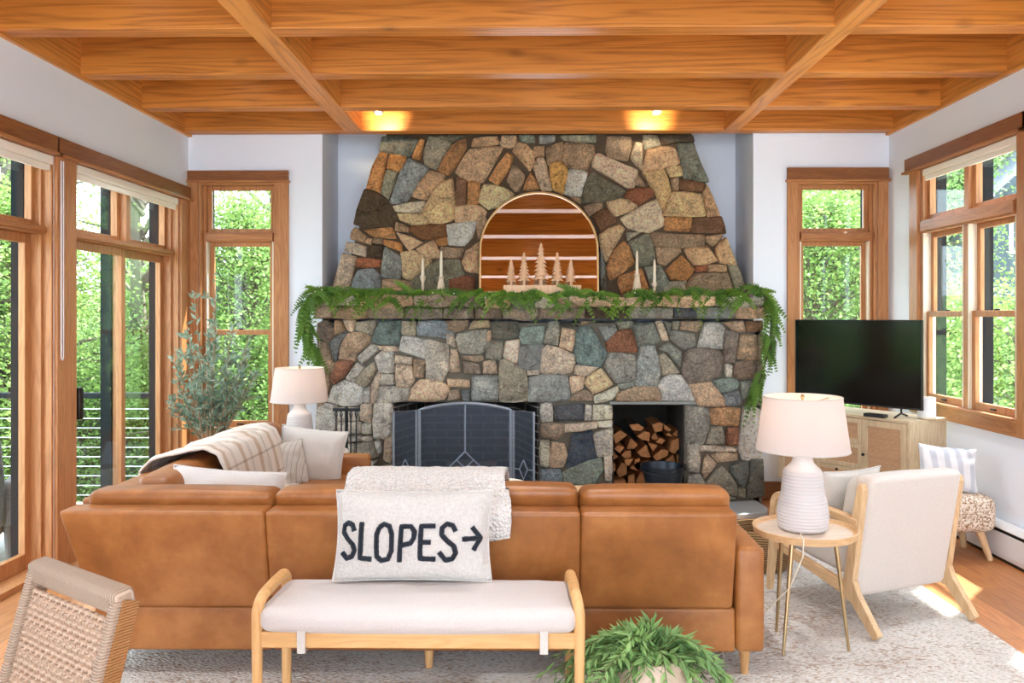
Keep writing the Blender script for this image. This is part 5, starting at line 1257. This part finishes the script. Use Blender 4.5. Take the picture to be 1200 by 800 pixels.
for sx in (-1, 1):
    m = MB(); x = sx * wd
    vs = []
    pts = [bp(x, zbk - .38, .02), bp(x, zbk, .02), bp(x, .62, .02), bp(x, zt_c - .01, .02)]
    for a, b in zip(pts, pts[1:]): m.beam(a, b, .03, .055, (0, 1, .27))
    if sx: m2 = m.build('back_post', WZ if sx < 0 else WZ, WCH, bevel=.008)
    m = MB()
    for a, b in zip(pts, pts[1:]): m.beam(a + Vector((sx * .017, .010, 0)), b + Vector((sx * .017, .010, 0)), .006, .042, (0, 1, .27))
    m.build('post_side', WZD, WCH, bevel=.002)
    m = MB(); m.beam((sx * .19, -.44, .44), (sx * .185, -.45, 0), .035, .035, (0, 1, 0)); m.build('leg', WZ, WCH, bevel=.006)
    m = MB(); p0 = bp(sx * wd, zbk - .36, .02); m.beam(p0, (sx * wd * .97, p0.y + .05, 0), .035, .035, (0, 1, 0)); m.build('leg', WZ, WCH, bevel=.006)
m = MB(); m.beam(bp(-wd - .012, zt_c - .012, .02), bp(wd + .012, zt_c - .012, .02), .055, .06, (0, -.2, 1)); m.build('top_rail', WX, WCH, bevel=.014, bseg=3)
m = MB(); m.beam(bp(-wd, zbk + .02, .02), bp(wd, zbk + .02, .02), .03, .04, (0, 0, 1)); m.build('lower_rail', WX, WCH, bevel=.006)
m = MB(); nv, nh = 26, 30; x0, x1, za_, zb2 = -wd + .012, wd - .012, zbk + .03, zt_c - .05
for i in range(nv):       # uprights
    x = x0 + (x1 - x0) * (i + .5) / nv; vs = []
    for k in range(nh * 2 + 1):
        z = za_ + (zb2 - za_) * k / (nh * 2); y = .0035 * cos(pi * k + pi * (i // 1)) if k % 2 else 0
        y = .0024 * (1 if ((k // 2) + i) % 2 else -1) * (1 if k % 2 else 0)
        p = bp(x, z, .01 + y); vs += [p + Vector((-.0048, 0, 0)), p + Vector((.0048, 0, 0))]
    m.add(vs, [(2 * k, 2 * k + 1, 2 * k + 3, 2 * k + 2) for k in range(nh * 2)])
for j in range(nh):       # strands across, over and under
    z = za_ + (zb2 - za_) * (j + .5) / nh; vs = []
    for k in range(nv * 2 + 1):
        x = x0 + (x1 - x0) * k / (nv * 2); y = -.0024 * (1 if ((k // 2) + j) % 2 else -1) * (1 if k % 2 else 0)
        p = bp(x, z, .01 + y); vs += [p + Vector((0, -.001, -.0042)), p + Vector((0, .0, .0042))]
    m.add(vs, [(2 * k, 2 * k + 1, 2 * k + 3, 2 * k + 2) for k in range(nv * 2)])
m.build('woven_back', STRAND, WCH, solid=.0025, fixn=False, smooth=False)
m = MB(); m.rb((0, -.22, .435), (.215, .24, .025), .02); m.build('seat', WX, WCH)
m = MB(); m.rb((0, -.23, .485), (.19, .21, .022), .02, .01); m.build('seat_cushion', WHITE_F, WCH)
# ------------------------------------------------------------------ olive tree by the window
OLV = leafmat('olive_leaf', rgb(96, 124, 100), rgb(190, 206, 186), .3)
BARK1 = plain('olive_bark', rgb(150, 128, 100), .9, bump=.4, bscale=60)
g = random.Random(21)
q = at(248, 500, 6.22)
R = thing('olive_tree', 'faux olive tree with silvery green leaves in the corner before the narrow window', 'plant', (q.x, 6.22, 0)); ox, oy = q.x, 6.22
m = MB(); m.lathe([(.11, 0), (.15, .05), (.165, .25), (.15, .34), (.135, .34), (.13, .30), (.001, .30)], n=36); m.build('pot', plain('sand_pot', rgb(206, 194, 176), .7, bump=.2), R)
stems = MB(); leaves = MB()
tips = [(-.30, -.05, 1.20), (-.36, .0, 1.00), (-.22, .05, 1.46), (-.10, -.08, 1.70), (.0, .06, 1.84), (.05, -.05, 1.74), (.16, .02, 1.44), (.30, -.03, 1.36), (.26, .08, 1.20), (.36, -.05, 1.06), (.20, -.1, 1.02), (-.05, .1, 1.36), (-.16, -.12, 1.24), (-.34, -.1, .86), (.30, 0, .90), (.1, .12, 1.22), (-.2, .1, .98), (.06, -.14, 1.16)]
XLIM = XL + .03 - ox
def growleaves(pts, start, n, Lm):
    for _ in range(n):
        t = g.uniform(start, 1); k = t * (len(pts) - 1); i = min(int(k), len(pts) - 2); p = pts[i].lerp(pts[i + 1], k - i)
        d = (pts[i + 1] - pts[i]).normalized(); s = Vector((g.uniform(-1, 1), g.uniform(-1, 1), g.uniform(-.4, .6))).normalized()
        leaves.col = (g.random(),) * 3 + (1,)
        L = g.uniform(.6, 1.15) * Lm; dd = (d * .8 + s).normalized()
        if p.x + dd.x * L < XLIM: continue
        leaves.leaf(p, dd, s + Vector((0, -.5, .8)), L, L * .34, .12)
for tx, ty, tz in tips:
    b = Vector((g.uniform(-.02, .02), g.uniform(-.02, .02), .30)); e = Vector((max(tx, XLIM + .05), ty, tz)); mid = Vector((tx * .28, ty * .4, .66 + g.uniform(-.03, .05)))
    pts = []
    for k in range(11):
        t = k / 10; pts.append(b * (1 - t) ** 2 + mid * 2 * t * (1 - t) + e * t * t + Vector((g.uniform(-1, 1), g.uniform(-1, 1), 0)) * .008)
    stems.tube(pts, [.011 * (1 - .75 * k / 10) for k in range(11)], 7)
    growleaves(pts, .40, 44, .066)
    for _ in range(5):
        k = g.randint(4, 9); p = pts[k]; d = Vector((g.uniform(-1, 1), g.uniform(-.8, .8), g.uniform(.1, 1))).normalized(); L = g.uniform(.10, .22)
        tw_ = [p, p + d * L * .5 + Vector((0, 0, .01)), p + d * L]
        if tw_[2].x < XLIM + .03: continue
        stems.tube(tw_, [.004, .003, .0015], 5); growleaves(tw_, .1, 18, .060)
stems.build('stem', BARK1, R); leaves.build('leaves', OLV, R, fixn=False, smooth=False)

# ------------------------------------------------------------------ potted willow plant
WIL = leafmat('willow_leaf', rgb(34, 84, 48), rgb(170, 208, 130), .3)
g = random.Random(5)
q = at(764, 765, 2.93); px_, py_ = q.x, 2.93
R = thing('potted_plant', 'trailing green willow-leaf plant in a round cream pot on the rug', 'plant', (px_, py_, RZ))
m = MB(); m.lathe([(.07, 0), (.10, .03), (.125, .12), (.128, .18), (.112, .245), (.098, .268), (.088, .268), (.10, .235), (.085, .225), (.001, .225)], n=44); m.build('pot', plain('blush_cream_pot', rgb(206, 182, 160), .55, bump=.1, vary=.06), R)
stems = MB(); leaves = MB()
for i in range(104):
    a = g.uniform(0, 2 * pi)
    if sin(a) < -.45 and g.random() < .72: continue
    rr = g.uniform(.10, .37) * (1.15 if abs(cos(a)) > .6 else .8); hh = g.uniform(-.02, .09) if rr > .2 else g.uniform(.03, .10); drop = g.uniform(.02, .32) * (rr / .3)
    b = Vector((.05 * cos(a) * g.random(), .05 * sin(a) * g.random(), .24)); e = Vector((rr * cos(a), rr * sin(a) * .75, .25 + hh - drop)); mid = Vector((rr * .45 * cos(a), rr * .45 * sin(a) * .75, .30 + max(0, hh) * 1.5))
    if e.y > .22: e.y = .22
    e.z = max(e.z, .02)
    pts = []
    for k in range(10):
        t = k / 9; p = b * (1 - t) ** 2 + mid * 2 * t * (1 - t) + e * t * t; pts.append(p)
    stems.tube(pts, [.0028 * (1 - .6 * k / 9) for k in range(10)], 5)
    sh = g.random()
    for j in range(24):
        t = .18 + .82 * j / 23; k = t * 9; i0 = min(int(k), 8); p = pts[i0].lerp(pts[i0 + 1], k - i0); d = (pts[i0 + 1] - pts[i0]).normalized()
        s = d.cross(Vector((0, 0, 1)) + Vector((g.uniform(-.5, .5), g.uniform(-.5, .5), 0))).normalized() * (1 if j % 2 else -1)
        leaves.col = (min(1, max(0, sh * .6 + g.random() * .5)),) * 3 + (1,)
        L = g.uniform(.042, .074)
        leaves.leaf(p, d * .8 + s * g.uniform(.5, 1) + Vector((0, 0, g.uniform(-.2, .3))), Vector((g.uniform(-.4, .4), g.uniform(-.4, .2), 1)), L, L * .27, .10)
stems.build('stem', plain('green_stem', rgb(92, 104, 56), .7), R); leaves.build('leaves', WIL, R, fixn=False, smooth=False)

# ------------------------------------------------------------------ outside: deck, railing, chair
DK = wood('weathered_deck', rgb(200, 194, 186), rgb(160, 153, 144), (14, 1.2, 5), .7, planks=(.14, 3.5, (0, 0, pi / 2)))
DZ = -.12
m = MB(); m.box(-8.5, XL - T - .28, .0, 7.05, DZ - .05, DZ); d_ = m.build('deck', DK, smooth=False); tag(d_, 'weathered grey wooden deck outside the sliding doors', 'deck', kind='structure')
R = thing('deck_railing', 'dark cable railing at the far end of the deck outside the sliding doors', 'railing', (-5.6, 7.0, DZ)); o = R.location
for x in (-8.4, -6.4, -4.72, -3.05):
    m = MB(); m.box(x - .03, x + .03, 6.97, 7.03, DZ, .80); m.build('post', CLAD, R, o, bevel=.004)
m = MB(); m.box(-8.44, -3.0, 6.95, 7.05, .795, .84); m.build('top_rail', CLAD, R, o, bevel=.006)
STEEL = plain('steel_cable', rgb(206, 210, 212), .3, .8)
m = MB(); m.tube([(-8.4, 7.0, .70), (-3.03, 7.0, .70)], .0035, 6); c0 = m.build('cable', STEEL, R, o)
for k in range(1, 10):
    c_ = dup(c0, parent=R); c_.location.z -= .083 * k
WD = wrapmat('grey_wicker', 'Z', rgb(70, 64, 60), rgb(128, 118, 110), 40); OC = fabric('grey_outdoor_cushion', rgb(176, 178, 180), 150, .3, .08)
R = thing('patio_chair', 'dark wicker patio armchair with grey cushions on the deck beyond the glass', 'chair', (-3.74, 5.35, DZ), radians(200)); 
for sx in (-1, 1):
    m = MB(); m.rb((sx * .33, .02, .42), (.05, .33, .14), .04, .008); m.build('arm', WD, R)
    for y in (-.28, .30): m = MB(); m.tube([(sx * .32, y, .30), (sx * .34, y, 0)], [.024, .018], 10); m.build('leg', WD, R)
m = MB(); m.rb((0, .02, .28), (.30, .33, .06), .03); m.build('seat', WD, R)
m = MB(); m.rb((0, .0, .40), (.27, .30, .065), .05, .015); m.build('seat_cushion', OC, R)
m = MB(); m.rb((0, .34, .58), (.32, .05, .30), .04, .01, lambda p: (p.x, p.y + .25 * (p.z - .3), p.z)); m.build('back_frame', WD, R)
m = MB(); m.rb((0, .25, .68), (.27, .07, .26), .06, .02, lambda p: (p.x, p.y + .25 * (p.z - .4), p.z)); m.build('back_cushion', OC, R)

m = MB(); m.box(XR + T + .3, 8.2, -9, 8.6, -.32, -.2); o = m.build('patio', plain('pale_bounce_slab', rgb(226, 222, 214), .8, vary=.08), smooth=False); tag(o, 'unseen pale patio added outside the double windows to bounce light', 'patio', kind='structure')  # unseen pale slab, added to bounce sunlight up through the right windows
# ------------------------------------------------------------------ ground and trees
GR = plain('forest_floor', rgb(104, 128, 62), 1, bump=.6, bscale=6, vary=.35)
GRADE = lambda x, y: -1.6 + max(0, (sqrt(x * x + (y - 2) ** 2) - 12)) * (.07 if x < 2 else .22)
m = MB(); N = 40
def gs(u, v):
    x = -60 + 120 * u; y = -15 + 95 * v; return Vector((x, y, GRADE(x, y) + (0 if abs(x) < 7 and y < 9 else .25 * noise.noise(Vector((x * .2, y * .2, 0))))))
m.surf(gs, N, N); o = m.build('ground', GR); tag(o, 'green wooded ground falling and rising around the house', 'ground', kind='structure')
LF1 = leafmat('spring_leaf', rgb(84, 116, 56), rgb(170, 196, 112), .4); LF2 = leafmat('deep_leaf', rgb(74, 108, 60), rgb(146, 180, 108), .4)
TB = plain('tree_bark', rgb(112, 102, 90), .95, bump=.6, bscale=12, vary=.3)
def treeproto(seed, H, Rr, base, ncl, per, ls, mat, sparse=False):
    g = random.Random(seed)
    R = thing('tree', '', 'tree', (0, 0, 0))
    tr = MB(); lv = MB()
    tr.tube([(0, 0, -.3), (g.uniform(-.1, .1), g.uniform(-.1, .1), H * .35), (g.uniform(-.2, .2), g.uniform(-.2, .2), H * .7), (0, 0, H * .95)], [.02 * H, .016 * H, .009 * H, .003 * H], 8)
    for i in range(ncl):
        t = g.random() ** .8; z = base + (H - base) * t
        w = Rr * (sin(pi * min(1, .18 + .80 * t)) ** .7) if not sparse else Rr * (1 - .6 * t)
        a = g.uniform(0, 2 * pi); r = w * g.uniform(.35, 1.0); c = Vector((r * cos(a), r * sin(a), z))
        tr.tube([(0, 0, max(.2, z - r * .7)), c * .6 + Vector((0, 0, z * .4 - .1)), c], [.006 * H, .004 * H, .002 * H], 5)
        cr_ = g.uniform(.28, .55) * (Rr / 1.4) * (.6 if sparse else 1); sh = g.random()
        for k in range(per):
            d = Vector((g.gauss(0, 1), g.gauss(0, 1), g.gauss(0, .8))) * cr_ * .55
            lv.col = (min(1, max(0, sh * .55 + g.random() * .45)),) * 3 + (1,)
            L = ls * g.uniform(.6, 1.3)
            lv.leaf(c + d, Vector((g.uniform(-1, 1), g.uniform(-1, 1), g.uniform(-.9, .4))), Vector((g.uniform(-1, 1), g.uniform(-1, 1), g.uniform(.2, 1.4))), L, L * .6)
    tr.build('trunk', TB, R); lv.build('leaves', mat, R, fixn=False, smooth=False)
    return R
PA = treeproto(1, 5.0, 1.7, .2, 150, 210, .062, LF1); PB = treeproto(2, 6.2, 1.9, .3, 160, 210, .066, LF2); PC = treeproto(3, 3.2, 1.5, .0, 120, 210, .056, LF1); PS = treeproto(4, 8.5, 1.6, 2.6, 64, 50, .075, LF1, True)
PROT = dict(A=PA, B=PB, C=PC, S=PS); used = set()
g = random.Random(9)
spots = []
def arc(n, a0, a1, rad, kinds, sc):
    for i in range(n):
        a = radians(a0 + (a1 - a0) * (i + .5) / n + g.uniform(-1, 1)); r = rad * g.uniform(.94, 1.06)
        spots.append((r * sin(a), r * cos(a), kinds[i % len(kinds)], sc * g.uniform(.88, 1.12)))
arc(9, -52, -13, 11.5, 'CAC', .86); arc(9, -54, -12, 14.0, 'ABC', .70); arc(9, -50, -13, 17.5, 'BAB', .78)
arc(3, -36, -15, 12.6, 'S', .82)
arc(7, 17, 46, 11.8, 'ACB', .95); arc(7, 15, 46, 15, 'BAB', 1.0); arc(7, 14, 42, 19, 'BAB', 1.15)
arc(8, 19, 43, 29, 'BAB', 1.25); arc(4, 50, 92, 11.5, 'CAB', .9); arc(4, -88, -56, 12.5, 'ACB', .85)
HX, HYh = 15.0, 22.0
n_ = 0
words = ['bright green bushy tree', 'full leafy green tree', 'low spreading green shrub-like tree', 'slender sparse tree with bare lower trunk']
keyw = dict(A=0, B=1, C=2, S=3)
for x, y, k, s in spots:
    ang = math.degrees(atan2(x, y))
    rr_ = sqrt(x * x + y * y)
    if 24.5 < ang < 42 and rr_ < 24: k = 'C'; s = 1.08 if rr_ < 13.5 else 1.0 if rr_ < 17 else .8
    if 27.5 < ang < 34.5 and 13.5 < rr_ < 24: continue
    lab = words[keyw[k]] + (' seen through the sliding doors' if ang < -26 else ' seen through the narrow window behind the olive tree' if ang < 0 else ' seen through the narrow window behind the television' if ang < 24 else ' seen through the double window')
    o = PROT[k] if k not in used else dup(PROT[k]); used.add(k)
    o.location = (x, y, GRADE(x, y) - .05); o.rotation_euler = (0, 0, g.uniform(0, 6.28)); o.scale = (s * g.uniform(.92, 1.1), s * g.uniform(.92, 1.1), s)
    o['label'] = lab; o['category'] = 'tree'; o['group'] = 'trees: ' + lab

# neighbouring house up the slope
hq = Vector((13.6, 20.5)); hz0 = GRADE(hq.x, hq.y) - .2
R = thing('house', 'grey gabled neighbouring house seen through the double window', 'house', (14.6, 21.4, hz0), radians(-14))
SH = plain('grey_siding', rgb(96, 104, 116), .8, vary=.1); RFM = plain('slate_shingle', rgb(86, 92, 102), .9, bump=.3, bscale=20)
m = MB(); w_, l_, hh, rg = 2.7, 2.4, 3.75, 2.7
m.prism([(-w_, 0), (w_, 0), (w_, hh), (0, hh + rg), (-w_, hh)], lambda u, d, v: (u, d, v), -l_, l_); m.build('walls', SH, R, smooth=False)
m = MB()
for sx in (-1, 1): m.prism([(0, hh + rg + .02), (0, hh + rg + .18), (sx * (w_ + .45), hh - .24), (sx * (w_ + .4), hh - .38)], lambda u, d, v: (u, d, v), -l_ - .35, l_ + .35)
m.build('roof', RFM, R, smooth=False)
WHT = plain('white_window_trim', rgb(236, 238, 240), .6); DGL = plain('dark_house_glass', rgb(52, 66, 82), .15)
for x, z in ((-2.05, 2.4), (-1.15, 2.4), (1.15, 2.4), (2.05, 2.4), (-.45, 4.1), (.45, 4.1)):
    m = MB(); bars(m, lambda u, d, v: (u, d, v), x - .4, x + .4, z, z + 1.1, .09, -l_ - .04, -l_ + .02); f_ = m.build('window_frame', WHT, R, smooth=False)
    m = MB(); m.box(x - .32, x + .32, -l_ - .02, -l_ - .01, z + .08, z + 1.02); m.build('window_pane', DGL, f_, smooth=False)
# ------------------------------------------------------------------ light, sky, camera
w = bpy.data.worlds.new('sky'); SC.world = w; w.use_nodes = True
nt = w.node_tree; nt.nodes.clear()
ou = nt.nodes.new('ShaderNodeOutputWorld'); bg = nt.nodes.new('ShaderNodeBackground')
tc = nt.nodes.new('ShaderNodeTexCoord'); sx = nt.nodes.new('ShaderNodeSeparateXYZ'); cr = nt.nodes.new('ShaderNodeValToRGB')
nt.links.new(tc.outputs['Generated'], sx.inputs[0]); nt.links.new(sx.outputs[2], cr.inputs[0])
e = cr.color_ramp.elements; e[0].position = 0.0; e[0].color = (.80, .90, 1, 1); e[1].position = .8; e[1].color = (.68, .82, 1, 1)
nt.links.new(cr.outputs[0], bg.inputs[0]); bg.inputs[1].default_value = 1.0
nt.links.new(bg.outputs[0], ou.inputs[0])
sd = bpy.data.lights.new('sun', 'SUN'); sd.energy = 2.8; sd.angle = radians(1.5); sd.color = (1, .96, .9)
so = bpy.data.objects.new('sun', sd); COL.objects.link(so)
so.rotation_euler = Vector((-.40, -.42, -.82)).to_track_quat('-Z', 'Y').to_euler()
cd = bpy.data.cameras.new('camera'); cam = bpy.data.objects.new('camera', cd); COL.objects.link(cam)
cam.location = (0, 0, EYE); cam.rotation_euler = (pi / 2, 0, YAW)
cd.sensor_width = 36; cd.lens = 36 * F / 1200; cd.shift_x = -(CX - 600) / 1200; cd.shift_y = -(400 - HY) / 1200
cd.clip_end = 300
SC.camera = cam
SC.view_settings.view_transform = 'Standard'; SC.view_settings.look = 'None'; SC.view_settings.gamma = 1
SC.view_settings.use_curve_mapping = False
SC.view_settings.exposure = 3.0
SC.cycles.use_denoising = True
SC.cycles.max_bounces = 10; SC.cycles.diffuse_bounces = 6; SC.cycles.transparent_max_bounces = 24; SC.cycles.transmission_bounces = 6
SC.cycles.sample_clamp_indirect = 8
